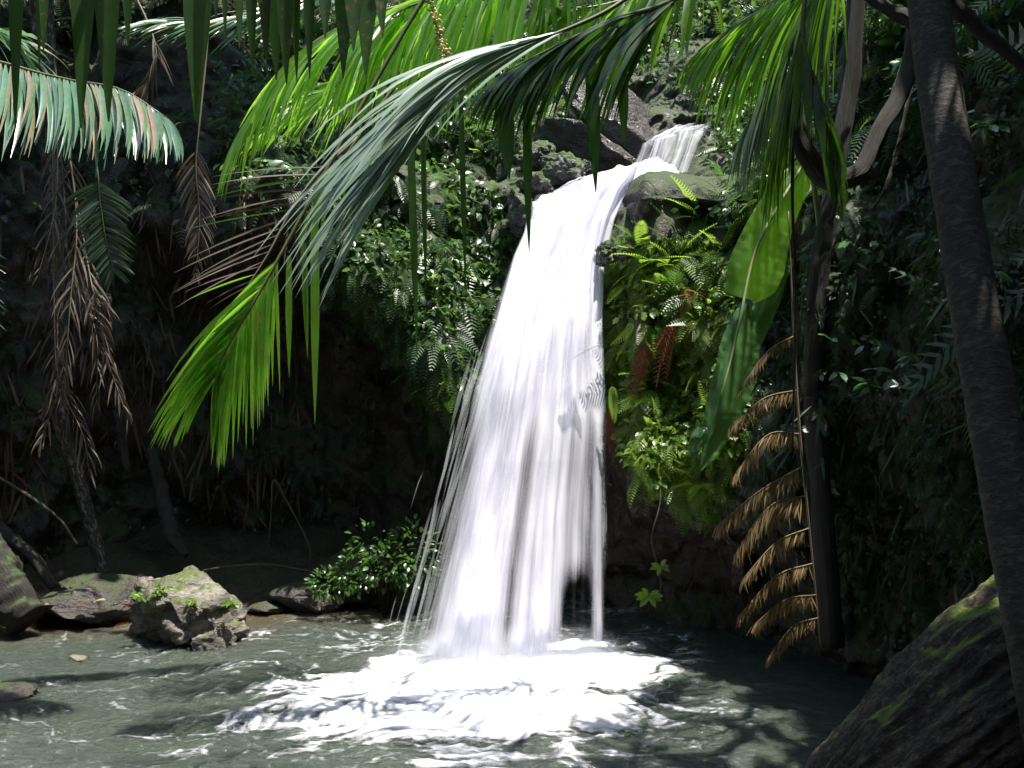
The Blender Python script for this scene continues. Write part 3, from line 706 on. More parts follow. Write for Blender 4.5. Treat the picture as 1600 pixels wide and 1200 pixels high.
# fronds drooping on the right side at (1100..1260, 0..420)
for (a, b, c_, d_, L, n, mt) in [((1330, -300, 5.4), (1290, -60, 5.6), (1235, 60, 5.7), (1165, 200, 5.8), .95, 40, 'palmsilver'),
                         ((1360, -320, 5.6), (1300, -40, 5.9), (1240, 100, 6.0), (1205, 270, 6.1), .95, 40, 'palm'),
                         ((1350, -300, 5.2), (1310, -80, 5.3), (1210, 0, 5.4), (1110, 65, 5.5), .85, 36, 'palm'),
                         ((1340, -300, 6.0), (1290, -90, 6.2), (1230, 10, 6.3), (1150, 110, 6.4), 1.0, 36, 'palmglow')]:
    frond(pR, [crownR, P(*a), P(*b), P(*c_), P(*d_)], n, L * 1.1, .022, mt, droop=.85, fwd=.9, side=.3, drop0=.6, t0=.45, r0=.016, jit=.1)
for (x1, y1, x2, y2, Y) in [(1240, 60, 1380, 210, 4.4), (1300, 40, 1350, 290, 4.5)]:
    pass
frond(pR, [crownR, P(1330, -300, 4.6), P(1270, -60, 4.5), P(1255, 60, 4.5), P(1290, 180, 4.5), P(1312, 285, 4.5)], 12, .5, .05, 'palmfg', droop=.8, fwd=.9, side=.25, drop0=.4, t0=.6, r0=.016, miss=.3, label='single dark drooping frond hanging before the curved root')
# short crown fronds that close the canopy over the pool (above the frame)
for az, ln, up_ in [(20, 2.6, .9), (75, 2.6, 1.2), (130, 2.4, 1.0), (200, 2.3, .9), (255, 2.2, 1.1), (320, 2.4, 1.3)]:
    d = Vector((math.sin(R(az)), math.cos(R(az)), 0)); c0 = crownR
    frond(pR, [c0, c0 + d * ln * .35 + Vector((0, 0, up_ * .6)), c0 + d * ln * .75 + Vector((0, 0, up_ * .5)), c0 + d * ln + Vector((0, 0, -.3))], 30, .6, .045, 'palm', droop=.6, r0=.02)

# --- foreground palm, crown above the camera's left
crownF = P(60, -900, 2.9)
pF = palm('nearest palm whose broad dark leaflets hang in from the top left edge', Vector((-3.4, 2.6, .5)), [Vector((-3.4, 2.6, .3)), Vector((-3.1, 2.7, 2.0)), Vector((-2.5, 2.8, 4.0)), crownF], [.14, .12, .10, .11])
def hang(pm, px, py0, py1, Y, wpx, mat, palmfr, lean=0):
    b = P(px - lean * .3, py0, Y); tip = P(px + lean, py1, Y - .05); d = tip - b
    yaw = random.uniform(-.5, .5)
    V, F = leaflet_np(b, d.normalized(), (math.cos(yaw), math.sin(yaw), 0), d.length, wpx * 1.35 / FX * Y, .05, 9, fold=.35, taper=.6)
    link('leaflet', mesh_np('leaflet', V, F, M[mat]), palmfr)
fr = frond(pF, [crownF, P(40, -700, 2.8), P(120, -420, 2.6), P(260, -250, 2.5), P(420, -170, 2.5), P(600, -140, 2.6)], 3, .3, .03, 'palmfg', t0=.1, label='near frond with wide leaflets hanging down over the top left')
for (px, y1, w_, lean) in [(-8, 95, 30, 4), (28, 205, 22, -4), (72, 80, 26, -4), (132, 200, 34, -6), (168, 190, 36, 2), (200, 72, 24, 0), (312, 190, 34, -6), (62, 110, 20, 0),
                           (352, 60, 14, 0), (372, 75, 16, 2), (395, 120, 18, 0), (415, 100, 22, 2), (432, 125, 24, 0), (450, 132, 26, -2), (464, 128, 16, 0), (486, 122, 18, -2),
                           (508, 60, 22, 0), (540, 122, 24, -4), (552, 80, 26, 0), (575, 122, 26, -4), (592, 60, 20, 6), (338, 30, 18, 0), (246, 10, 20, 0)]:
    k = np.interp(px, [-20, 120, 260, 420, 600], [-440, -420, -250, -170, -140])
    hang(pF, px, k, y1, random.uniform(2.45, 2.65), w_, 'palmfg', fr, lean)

# --- centre palm: backlit green fronds
crownC = P(1000, -520, 7.6)
pC = palm('sunlit mid-distance palm with bright green backlit fronds at top centre', Vector((4.6, 9.4, 5.2)), [Vector((4.7, 9.3, 4.8)), Vector((4.1, 8.9, 6.4)), Vector((2.6, 8.0, 7.8)), crownC], [.13, .11, .10, .10])
frond(pC, [crownC, P(930, -260, 7.4), P(820, -70, 7.0), P(690, -10, 6.8), P(560, 30, 6.6), P(460, 90, 6.5), P(385, 190, 6.4)], 56, 1.1, .030, 'palmglow', droop=.7, fwd=.75, side=.5, drop0=.55, face=(-.2, -.75, -.6), t0=.32, r0=.02,
      label='bright green backlit frond with leaflets hanging like a comb', Lprof=[(0, .8), (.4, 1.05), (.7, .8), (1, .55)])
frond(pC, [crownC, P(980, -280, 6.9), P(860, -90, 6.8), P(740, -20, 6.7), P(640, 10, 6.6), P(560, 60, 6.6)], 46, 1.1, .034, 'palmglow', droop=.7, fwd=.2, side=.25, drop0=1.3, face=(-.2, -.75, -.6), t0=.3, r0=.02, Lprof=[(0, .8), (.4, 1.05), (.7, .95), (1, .6)])
frond(pC, [crownC, P(900, -220, 7.8), P(760, -60, 7.6), P(640, 40, 7.5), P(560, 120, 7.4), P(500, 150, 7.3), P(420, 200, 7.2)], 54, .85, .026, 'palmglow', droop=.5, fwd=.9, side=.7, drop0=.1, face=(-.2, -.75, -.6), t0=.35, r0=.02)
frond(pC, [crownC, P(860, -260, 6.2), P(700, -60, 6.0), P(585, 130, 5.9), P(500, 285, 5.8), P(440, 395, 5.75), P(395, 475, 5.7), P(352, 550, 5.7), P(335, 590, 5.7)], 52, .80, .027, 'palmglow', droop=.55, fwd=.9, side=.62, drop0=.25, t0=.64, r0=.018, jit=.06,
      label='low frond with glowing yellow green tips left of the falls', Lprof=[(0, .5), (.3, .75), (.7, 1), (.85, .9), (1, .55)], up=(0.1, -1, .25), face=(-.2, -.75, -.6), wtwist=.3)
frond(pC, [crownC, P(840, -160, 8.2), P(700, -80, 8.0), P(540, -20, 7.8), P(380, 28, 7.6), P(300, 36, 7.5), P(225, 38, 7.4)], 56, .62, .03, 'palmcurtain', droop=.8, fwd=.7, side=.3, drop0=.35, t0=.45, r0=.016, dn=(-.25, -.75, -.8), face=(0, -.8, .7),
      label='pale sunlit frond pointing left along the top', Lprof=[(0, .8), (.5, .9), (.8, .8), (1, .35)])
frond(pC, [crownC, P(1080, -260, 7.4), P(1100, -90, 7.2), P(1020, -20, 7.1), P(930, 10, 7.0), P(860, 10, 6.9)], 30, .9, .05, 'palm', droop=.8, fwd=.5, side=.3, drop0=.6, t0=.4, r0=.02)
# half dead leaflet stems left of the glowing frond
frond(pC, [P(560, 215, 5.95), P(500, 270, 5.9), P(455, 330, 5.9), P(420, 395, 5.85), P(385, 450, 5.8)], 17, .72, .012, 'deadfrond', droop=.18, fwd=.75, side=.9, t0=.2, r0=.013, rmat='rachisdead', sides=(1,), jit=.05, up=(0, -1, .2),
      label='withered stem with bare pale leaflets above the glowing frond', flip=('palm', .3))
for k in range(5):   # torn leaflets hanging right of the glowing frond
    pass
b_ = frond(pC, [P(620, 130, 5.7), P(560, 215, 5.6), P(510, 290, 5.55), P(478, 350, 5.5)], 6, .4, .03, 'palm', droop=.9, fwd=.5, side=.2, drop0=.5, t0=.4, r0=.012)
for (px, y0, y1, wp, lean) in [(492, 330, 662, 10, 0), (452, 400, 590, 8, 0), (477, 380, 560, 8, 4), (642, 150, 560, 9, 10), (722, 130, 460, 7, 6), (662, 150, 470, 7, 4),
                               (825, 130, 395, 12, 2), (925, 90, 300, 16, 6), (790, 140, 280, 22, 6), (970, 70, 230, 14, 6)]:
    hang(pC, px, y0, y1, random.uniform(4.8, 5.2), wp, 'palmfg' if px > 600 else 'palm', b_, lean)

# --- left palm by the cave wall, with its skirt of dead fronds
crownL = P(60, -230, 9.4)
pL = palm('left palm in the shade with a skirt of dead brown fronds round its trunk', P(160, 900, 10.2), [P(165, 905, 10.3), P(150, 850, 10.3), P(120, 740, 10.3), P(98, 670, 10.2), P(92, 500, 10.1), P(80, 250, 9.9), P(65, 0, 9.6), crownL], [.085, .07, .07, .075, .09, .10, .11, .12], 'lichen', rings=False, sides=12)
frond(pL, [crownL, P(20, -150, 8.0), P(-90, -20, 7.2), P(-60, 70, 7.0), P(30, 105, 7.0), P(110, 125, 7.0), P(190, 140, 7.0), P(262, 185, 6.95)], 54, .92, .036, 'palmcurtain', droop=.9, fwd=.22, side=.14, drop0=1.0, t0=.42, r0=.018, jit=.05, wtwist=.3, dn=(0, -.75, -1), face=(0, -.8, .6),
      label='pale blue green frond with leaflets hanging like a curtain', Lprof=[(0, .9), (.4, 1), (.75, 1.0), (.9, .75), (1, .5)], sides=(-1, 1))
frond(pL, [crownL, P(-60, -120, 8.8), P(-40, 20, 8.4), P(20, 60, 8.2), P(70, 130, 8.1)], 24, .7, .035, 'palmcurtain', droop=.5, fwd=.9, side=.3, t0=.4)
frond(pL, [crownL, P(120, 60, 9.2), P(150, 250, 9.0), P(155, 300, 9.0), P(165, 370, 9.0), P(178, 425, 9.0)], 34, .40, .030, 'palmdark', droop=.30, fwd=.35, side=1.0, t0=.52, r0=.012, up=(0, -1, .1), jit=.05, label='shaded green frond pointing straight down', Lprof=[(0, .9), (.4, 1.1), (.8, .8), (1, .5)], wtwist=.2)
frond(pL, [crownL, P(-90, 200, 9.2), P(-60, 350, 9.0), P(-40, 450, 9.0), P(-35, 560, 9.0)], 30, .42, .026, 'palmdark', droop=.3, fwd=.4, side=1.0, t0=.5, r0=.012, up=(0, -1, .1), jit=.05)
for (pts, L, n) in [([(90, 230, 9.6), (85, 330, 9.5), (60, 430, 9.4)], .45, 20), ([(110, 250, 9.6), (120, 360, 9.5), (110, 470, 9.4), (100, 620, 9.4)], .5, 26),
                    ([(135, 400, 9.5), (150, 470, 9.4), (168, 560, 9.4), (200, 655, 9.4)], .42, 28), ([(100, 300, 9.6), (110, 420, 9.6), (150, 520, 9.5), (150, 640, 9.5)], .45, 24),
                    ([(85, 500, 9.6), (95, 600, 9.6), (130, 680, 9.5), (140, 740, 9.5)], .45, 20), ([(90, 560, 9.6), (80, 640, 9.6), (60, 700, 9.5)], .4, 14)]:
    frond(pL, [crownL, P(80, 60, 9.7)] + [P(*p_) for p_ in pts], n, L, .020, 'deadfrond', droop=.75, fwd=.9, side=.55, t0=.4, r0=.012, rmat='rachisdead', jit=.12, miss=.1, up=(0, -1, .1))
frond(pL, [P(330, -120, 9.2), P(325, 50, 9.1), P(312, 190, 9.0), P(306, 260, 9.0), P(312, 340, 9.0), P(306, 425, 9.0)], 30, .38, .020, 'deadfrond', droop=.5, fwd=.75, side=.7, t0=.52, r0=.012, rmat='rachisdead', jit=.07, up=(0, -1, .1), label='brown dead frond hanging tip down in the dark')
frond(pL, [crownL, P(180, -60, 9.3), P(240, 60, 9.2), P(235, 120, 9.2), P(205, 155, 9.2)], 16, .4, .02, 'deadfrond', droop=.6, fwd=.8, side=.5, t0=.5, rmat='rachisdead')
for az, ln, up_ in [(250, 2.0, .9), (300, 2.4, 1.2), (200, 2.4, 1.0), (20, 2.2, 1.2)]:
    d = Vector((math.sin(R(az)), math.cos(R(az)), 0)); c0 = crownL
    frond(pL, [c0, c0 + d * ln * .35 + Vector((0, 0, up_ * .6)), c0 + d * ln * .75 + Vector((0, 0, up_ * .5)), c0 + d * ln + Vector((0, 0, -.3))], 26, .65, .045, 'palm', droop=.6, r0=.02)

# blossom spray
bl = empty('palm_blossom', P(700, 70, 5.6)); tag(bl, 'cream yellow palm blossom spray hanging among the top centre leaflets', 'blossom')
tube_obj('stalk', [P(655, -120, 5.7), P(672, 0, 5.6), P(688, 60, 5.6), P(700, 105, 5.6), P(712, 128, 5.6)], [.008, .005, .003], M['flower'], bl, n=20, sides=6)
VV, FF, c = [], [], 0
for k in range(220):
    t = random.random(); pc = catmull([P(664, -60, 5.6), P(688, 60, 5.6), P(712, 128, 5.6)], 20)[int(t * 19)]
    s = random.uniform(.006, .013); q = pc + np.array([random.gauss(0, .018), random.gauss(0, .018), random.gauss(0, .02)])
    V = q + s * np.array([(1, 0, 0), (-1, 0, 0), (0, 1, 0), (0, -1, 0), (0, 0, 1), (0, 0, -1)]); VV.append(V)
    FF.append(np.array([(0, 2, 4), (2, 1, 4), (1, 3, 4), (3, 0, 4), (2, 0, 5), (1, 2, 5), (3, 1, 5), (0, 3, 5)]) + c); c += 6
o = part('buds', mesh_np('buds', np.vstack(VV), np.vstack(FF), M['flower'], smooth=False), bl); o['kind'] = 'stuff'

# ------------------------------------------------------------------ banana leaves
def blade(name, ribpts, wl, wr, mat, parent, n=40, m_=9, sag=.25, lean=(0, -1, 0), tears=True, seed=0):
    C = catmull(ribpts, n); T = np.gradient(C, axis=0); T /= np.linalg.norm(T, axis=1)[:, None]
    W = np.cross(T, np.array(lean, float)); W /= np.linalg.norm(W, axis=1)[:, None]; Nn = np.cross(W, T)
    t = np.linspace(0, 1, n); WL = np.interp(t, *zip(*wl)); WR = np.interp(t, *zip(*wr))
    s = np.linspace(-1, 1, 2 * m_ + 1); S = np.repeat(s[None], n, 0)
    off = np.where(S < 0, S * WL[:, None], S * WR[:, None])
    rip = .008 * np.sin(t[:, None] * 90 + S * 3) * np.abs(S) + .02 * fbm(t[:, None] * 5, S * 2, seed, 3, seed)
    V = C[:, None] + W[:, None] * off[..., None] + Nn[:, None] * (-(np.abs(off) * sag) + rip)[..., None] + T[:, None] * (-.25 * np.abs(off) * (1 - t[:, None] * .6))[..., None]
    me = mesh_np(name, V.reshape(-1, 3), gridF(n, 2 * m_ + 1), mat)
    return part(name, me, parent)
bn = empty('banana_plant', P(1230, 330, 7.4)); tag(bn, 'banana-like plant with one glowing upright leaf and one long drooping leaf beside the falls', 'plant')
tube_obj('leaf_stalk', [P(1300, 620, 7.8), P(1285, 400, 7.7), P(1262, 240, 7.5), P(1240, 250, 7.4)], [.03, .02, .014], M['rachis'], bn, n=30, sides=8)
sp = (0, -1, 0)
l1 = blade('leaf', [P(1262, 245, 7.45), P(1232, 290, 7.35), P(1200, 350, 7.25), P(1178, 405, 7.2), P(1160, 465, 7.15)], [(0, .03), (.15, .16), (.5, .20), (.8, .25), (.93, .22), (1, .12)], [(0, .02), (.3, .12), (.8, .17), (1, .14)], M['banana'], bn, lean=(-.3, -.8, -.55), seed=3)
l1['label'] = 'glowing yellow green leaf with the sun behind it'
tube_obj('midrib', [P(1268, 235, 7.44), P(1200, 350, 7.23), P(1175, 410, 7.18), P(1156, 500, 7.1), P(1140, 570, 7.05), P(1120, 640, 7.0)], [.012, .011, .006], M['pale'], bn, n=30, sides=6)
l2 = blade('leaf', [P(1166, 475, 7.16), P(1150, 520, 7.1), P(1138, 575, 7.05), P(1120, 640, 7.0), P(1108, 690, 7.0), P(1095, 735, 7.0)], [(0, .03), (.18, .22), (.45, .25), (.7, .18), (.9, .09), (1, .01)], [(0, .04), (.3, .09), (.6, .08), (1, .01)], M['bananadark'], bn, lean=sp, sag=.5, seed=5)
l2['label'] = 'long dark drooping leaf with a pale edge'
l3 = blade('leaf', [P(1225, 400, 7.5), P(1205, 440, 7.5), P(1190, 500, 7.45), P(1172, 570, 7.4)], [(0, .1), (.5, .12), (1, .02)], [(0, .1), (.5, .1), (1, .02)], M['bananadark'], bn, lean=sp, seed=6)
l4 = blade('leaf', [P(1100, 665, 6.98), P(1086, 690, 6.95), P(1082, 718, 6.95)], [(0, .03), (.5, .045), (1, .01)], [(0, .03), (.5, .045), (1, .01)], M['broad'], bn, lean=sp, n=16, m_=4)
l4['label'] = 'folded leaf tip showing its pale underside'

# ------------------------------------------------------------------ golden dead tree fern frond
tf = empty('dead_tree_fern_frond', P(1250, 620, 6.9)); tag(tf, 'golden brown dead tree fern frond hanging in tiers down the right wall', 'fern frond')
rp = [P(1232, 330, 6.9), P(1240, 520, 6.85), P(1250, 680, 6.8), P(1262, 800, 6.8), P(1275, 930, 6.8), P(1282, 1010, 6.8)]
tube_obj('rachis', rp, [.003, .009, .009, .008, .005, .003], M['rachisdead'], tf, n=40, sides=6)
CR = catmull(rp, 200)
def pinna(b, e, depth, wpin, mat, parent, sagz=.05):
    mid = (b + e) / 2 + Vector((0, 0, sagz)); C = catmull([b, mid, e], 34); VV, FF, tn = [], [], []; c = 0
    V, F, _ = tube_np([b, mid, e], [.006, .004, .002], 12, 4); VV.append(V); FF.append(F); c = len(V); tn += [.9] * len(V)
    T = np.gradient(C, axis=0); T /= np.linalg.norm(T, axis=1)[:, None]
    for k in [x / 2 for x in range(4, 67)]:
        t = k / 33; ln = wpin * 2.1 * (.5 + .5 * math.sin(math.pi * (.15 + .75 * t))) * random.uniform(.75, 1.1)
        for s in (-1, 1):
            k = int(k); d = T[k] * .45 + np.array([0, s * .25, 0]) + np.array([.25 * s + .1, 0, -.85 if s < 0 else -.6]) + np.array([random.gauss(0, .16) for _ in range(3)])
            if random.random() < .12: continue
            V, F = leaflet_np(C[k], d, T[k] + np.array([0, random.gauss(0, .3), 0]), ln, .009, .3, 5)
            tri = np.vstack([F[:, [0, 1, 2]], F[:, [0, 2, 3]]]); VV.append(V); FF.append(tri + c); c += len(V); tn += [random.random()] * len(V)
    return part('pinna', mesh_np('pinna', np.vstack(VV), np.vstack(FF), M[mat], attrs={'tint': tn}), parent)
PN = [(.21, 1168, 600, .05), (.31, 1147, 680, .06), (.40, 1133, 750, .075), (.48, 1130, 812, .09), (.56, 1134, 868, .10), (.64, 1146, 915, .10), (.72, 1163, 950, .10), (.80, 1183, 988, .09), (.88, 1203, 1018, .08)]
for (t, ex_, ey, wp) in PN:
    pinna(Vector(CR[int(t * 199)]), P(ex_ + random.uniform(-14, 14), ey + random.uniform(-14, 14), 6.55 + random.uniform(-.15, .15)), 0, wp * random.uniform(.7, 1.2), 'goldfrond', tf, random.uniform(.04, .14))

# ------------------------------------------------------------------ trunks, roots, logs
def thing_tube(name, label, cat, pts, rad_, mat, n=40, sides=10, group=None, rough=.22, seed=1, ridge=0):
    def disp(t, a):
        return 1 + rough * fbm(np.cos(a) * 1.5 + 0 * t, np.sin(a) * 1.5 + 0 * t, t * 16 + 0 * a, 4, seed) + ridge * np.abs(np.sin(a * 7 + 2.2 * fbm(0 * a + 1.0, 0 * a, t * 6 + 0 * a, 2, seed)))
    o = tube_obj(name, pts, rad_, M[mat], None, n, sides, disp); tag(o, label, cat, group); return o
def logdisp(t, a):
    return 1 + .11 * fbm(np.cos(a) * 1.1 + 0 * t, np.sin(a) * 1.1 + 0 * t, t * 3.5 + 0 * a, 3, 81) +   .065 * (1 - np.abs(fbm(np.cos(a) * 7 + 0 * t, np.sin(a) * 7 + 0 * t, t * 3.5 + 0 * a, 4, 83, .6)) * 2) + .03 * np.maximum(0, fbm(np.cos(a) * 4, np.sin(a) * 4, t * 22, 3, 85))
o = tube_obj('fallen_log', [P(1232, 1258, 4.75), P(1270, 1282, 4.7), P(1352, 1244, 4.65), P(1467, 1158, 4.6), P(1567, 1075, 4.6), P(1672, 1010, 4.6), P(1800, 900, 4.6)], [.08, .20, .30, .38, .42, .43, .42], M['log'], None, 220, 150, logdisp)
tag(o, 'huge dark rough log with a mossy upper edge lying across the lower right corner', 'log')
for (a, b_2, r_, lb) in [((1340, 1130), (1440, 1060), .05, 'bark ridge')]:
    pass
thing_tube('tree_trunk', 'slim shaded trunk running down behind the golden dead fern on the right', 'tree trunk', [P(1300, 1010, 7.6), P(1285, 800, 7.6), P(1272, 600, 7.6), P(1280, 430, 7.6), P(1298, 310, 7.6), P(1330, 100, 7.7), P(1350, -200, 7.8)], [.09, .085, .08, .075, .07, .07, .07], 'root', 80, 14, seed=5)
thing_tube('curved_root', 'dark U-shaped root hanging at the upper right', 'root', [P(1238, 110, 5.9), P(1240, 170, 5.9), P(1262, 245, 5.9), P(1300, 285, 5.95), P(1345, 262, 6.0), P(1372, 205, 6.1), P(1405, 150, 6.2), P(1430, 60, 6.3), P(1440, -100, 6.4)], [.03, .055, .06, .06, .05, .05, .055, .06], 'root', 60, 12, seed=6)
thing_tube('branch', 'grey slanting branch behind the U-shaped root', 'branch', [P(1320, 290, 6.6), P(1365, 240, 6.6), P(1400, 150, 6.6), P(1420, 90, 6.7), P(1445, 0, 6.8), P(1460, -60, 6.8)], [.025, .04, .04, .045], 'bark', 40, 10, seed=7)
thing_tube('branch', 'dark branch crossing the top right corner beside the palm trunk', 'branch', [P(1470, -10, 5.0), P(1530, 45, 5.0), P(1580, 85, 5.0), P(1640, 140, 5.0)], [.04, .035, .03], 'root', 30, 10, seed=8)
thing_tube('branch', 'dim branch running left from the palm trunk at the top edge', 'branch', [P(1290, -70, 5.2), P(1340, -20, 5.2), P(1400, 20, 5.1), P(1450, 40, 5.0)], [.03, .035, .04], 'root', 30, 10, seed=9)
thing_tube('vine', 'thin dark vine hanging straight down in front of the glowing banana leaf', 'vine', [P(1236, -60, 6.2), P(1240, 120, 6.2), P(1238, 300, 6.2), P(1243, 480, 6.3), P(1238, 700, 6.4)], [.012, .012, .008], 'root', 60, 6, seed=10)
thing_tube('vine', 'pale twisted vine right of the U-shaped root', 'vine', [P(1362, 330, 6.4), P(1385, 290, 6.4), P(1400, 240, 6.4), P(1412, 190, 6.4), P(1425, 120, 6.5)], [.01, .018, .016], 'twig', 40, 6, seed=11, rough=.5)
# left side
thing_tube('mossy_log', 'thick mossy log end leaning into the left edge above the slab', 'log', [P(-160, 760, 9.3), P(-60, 850, 9.3), P(0, 915, 9.2), P(45, 968, 9.1)], [.27, .27, .25, .17], 'mosslog', 60, 30, seed=12, rough=.13, ridge=.02)
thing_tube('branch', 'mossy branch slanting down between the thick log and the slab', 'branch', [P(-60, 760, 9.9), P(0, 830, 9.8), P(45, 862, 9.7), P(85, 918, 9.6)], [.07, .075, .06, .05], 'bark', 40, 10, seed=13)
thing_tube('stick', 'long thin stick crossing the lower left bank', 'stick', [P(-30, 730, 9.6), P(30, 765, 9.6), P(90, 808, 9.6), P(120, 850, 9.6)], [.018, .016, .01], 'twig', 30, 6, seed=14)
thing_tube('twig', 'bent bare twig standing against the dark cave wall', 'twig', [P(420, 862, 10.6), P(424, 790, 10.6), P(428, 750, 10.6), P(452, 790, 10.6), P(482, 850, 10.5), P(484, 880, 10.5)], [.006, .009, .009, .008], 'twig', 40, 6, seed=15, rough=.3)
thing_tube('twig', 'pale driftwood twig lying along the bank behind the boulder', 'twig', [P(315, 892, 10.3), P(360, 885, 10.3), P(420, 882, 10.3), P(485, 893, 10.2)], [.012, .014, .010], 'twig', 30, 6, seed=16, rough=.3)
thing_tube('root', 'knobbly pale root coming down the cave wall behind the boulder', 'root', [P(182, 640, 11), P(190, 690, 11), P(200, 740, 10.9)], [.05, .07, .03], 'bark', 30, 8, seed=17, rough=.4)
thing_tube('root', 'old root spreading to the bank just above the peaked boulder', 'root', [P(235, 700, 11.1), P(252, 770, 11), P(266, 830, 10.8), P(290, 868, 10.6)], [.05, .09, .08, .03], 'bark', 40, 10, seed=18, rough=.4)
k = 0
for (x, y0, y1, Y, label) in [(555, 420, 820, 11.0, 'longest hanging root thread in the dark recess left of the falls'), (585, 470, 690, 11.0, 'hanging root thread under the ferny overhang nearest the falls'), (567, 480, 640, 10.9, 'short root thread between two longer ones in the recess'),
                     (512, 430, 700, 11.1, 'leftmost root thread hanging in the recess'), (622, 500, 660, 10.8, 'thin root hanging below the ferns by the water'), (405, 600, 830, 11.0, 'thin root thread behind the bent twig')]:
    thing_tube('root_thread', label, 'root', [P(x, y0, Y), P(x + 4, (y0 + y1) / 2, Y), P(x - 2, y1, Y)], [.012, .009, .004], 'root', 24, 5, group='root threads hanging in the recess', seed=20 + k); k += 1

# ------------------------------------------------------------------ mass foliage
def xform(T, pos, X, Y, Z, s):
    """instance template T (n,3) at pos with axes X, Y, Z (m,3) and scale s (m,)"""
    return pos[:, None, :] + s[:, None, None] * (T[None, :, 0:1] * X[:, None, :] + T[None, :, 1:2] * Y[:, None, :] + T[None, :, 2:3] * Z[:, None, :])
def leaf_tpl(n=4, w=.32, fold=.25, bend=.25):
    t = np.linspace(0, 1, n); ww = w * np.sin(np.pi * np.clip(t * .92 + .05, 0, 1)) ** .8; ww[-1] = .01
    V = np.stack([np.stack([-ww, t, fold * ww - bend * t * t], 1), np.stack([0 * t, t, -bend * t * t], 1), np.stack([ww, t, fold * ww - bend * t * t], 1)], 1).reshape(-1, 3)
    F = []
    for k in range(n - 1): a = k * 3; F += [(a, a+1, a+4), (a, a+4, a+3), (a+1, a+2, a+5), (a+1, a+5, a+4)]
    return V, np.array(F)
def fern_tpl(n=13, w=.24, bend=.5):
    V, F = [], []; c = 0
    for k in range(n):
        t = .08 + .92 * k / (n - 1); z = -bend * t * t; ln = w * math.sin(math.pi * (.22 + .75 * t)) ** .8 + .012; b = .55 / n
        for s in (-1, 1):
            V += [(0, t - b * .5, z), (0, t + b * .3, z - .01), (s * ln, t + .10 * ln / w + .03, z - .25 * ln), (s * ln * .6, t + .06 * ln / w - b * .45, z - .12 * ln)]
            F += [(c, c+1, c+2), (c, c+2, c+3)]; c += 4
    V += [(-.008, 0, 0), (.008, 0, 0), (.005, .5, -bend * .25), (-.005, .5, -bend * .25), (.003, 1, -bend), (-.003, 1, -bend)]
    F += [(c, c+1, c+2), (c, c+2, c+3), (c+3, c+2, c+4), (c+3, c+4, c+5)]
    return np.array(V), np.array(F)
def strip_tpl(n=6, w=.035, bend=.0):
    t = np.linspace(0, 1, n); ww = w * np.sin(np.pi * np.clip(t * .9 + .08, 0, 1))
    V = np.stack([np.stack([-ww, t, -bend * t * t], 1), np.stack([ww, t, -bend * t * t], 1)], 1).reshape(-1, 3)
    F = []
    for k in range(n - 1): a = k * 2; F += [(a, a+1, a+3), (a, a+3, a+2)]
    return V, np.array(F)
TPL = {'leaf': leaf_tpl(), 'fern': fern_tpl(), 'strip': strip_tpl(), 'smallfern': fern_tpl(8, .3, .6), 'oval': leaf_tpl(4, .22, .2, .15)}

def nrm(a): return a / (np.linalg.norm(a, axis=1)[:, None] + 1e-9)
def scatter_arrays(tpl, pos, nor, size, down=.6, out=.5, spread=.5, seed=0, off=.03):
    rg = np.random.default_rng(seed); m_ = len(pos); T, F = TPL[tpl]
    d = nor * out + np.array([0, 0, -1.0]) * down + rg.normal(size=(m_, 3)) * spread; d = nrm(d)
    up = nor + np.array([0, 0, .6]) + rg.normal(size=(m_, 3)) * .5; X = nrm(np.cross(d, up)); Zz = np.cross(X, d)
    s = rg.uniform(size[0], size[1], m_); pos = pos + nor * rg.uniform(0, off, m_)[:, None]
    V = xform(T, pos, X, d, Zz, s).reshape(-1, 3)
    FF = (F[None] + (np.arange(m_) * len(T))[:, None, None]).reshape(-1, 3)
    tint = np.repeat(rg.random(m_), len(T))
    return V, FF, tint
def stuff(name, arrs, mat, label, cat):
    VV, FF, TT, c = [], [], [], 0
    for V, F, t in arrs: VV.append(V); FF.append(F + c); TT.append(t); c += len(V)
    o = link(name, mesh_np(name, np.vstack(VV), np.vstack(FF), M[mat], attrs={'tint': np.concatenate(TT)})); tag(o, label, cat, kind='stuff'); return o

def sample_px(n, poly, seed, jit=0, clump=0, thr=0):
    """points on the hillside inside an outline as seen from the bank"""
    rg = np.random.default_rng(seed); poly = np.array(poly, float); out_p, out_n = [], []
    lo, hi = poly.min(0), poly.max(0); tries = 0
    while len(out_p) < n and tries < n * 30:
        tries += 1; x, y = rg.uniform(lo, hi); ins = False; j = len(poly) - 1
        for i in range(len(poly)):
            if (poly[i, 1] > y) != (poly[j, 1] > y) and x < (poly[j, 0] - poly[i, 0]) * (y - poly[i, 1]) / (poly[j, 1] - poly[i, 1]) + poly[i, 0]: ins = not ins
            j = i
        if not ins: continue
        if clump:
            if float(fbm(x / clump, y / clump, 0.0, 3, seed)) + rg.uniform(-.3, .3) < thr: continue
        l, nn = hit(x, y)
        if l is None or l.y > 40: continue
        out_p.append(l[:]); out_n.append(nn[:])
    return np.array(out_p), np.array(out_n)
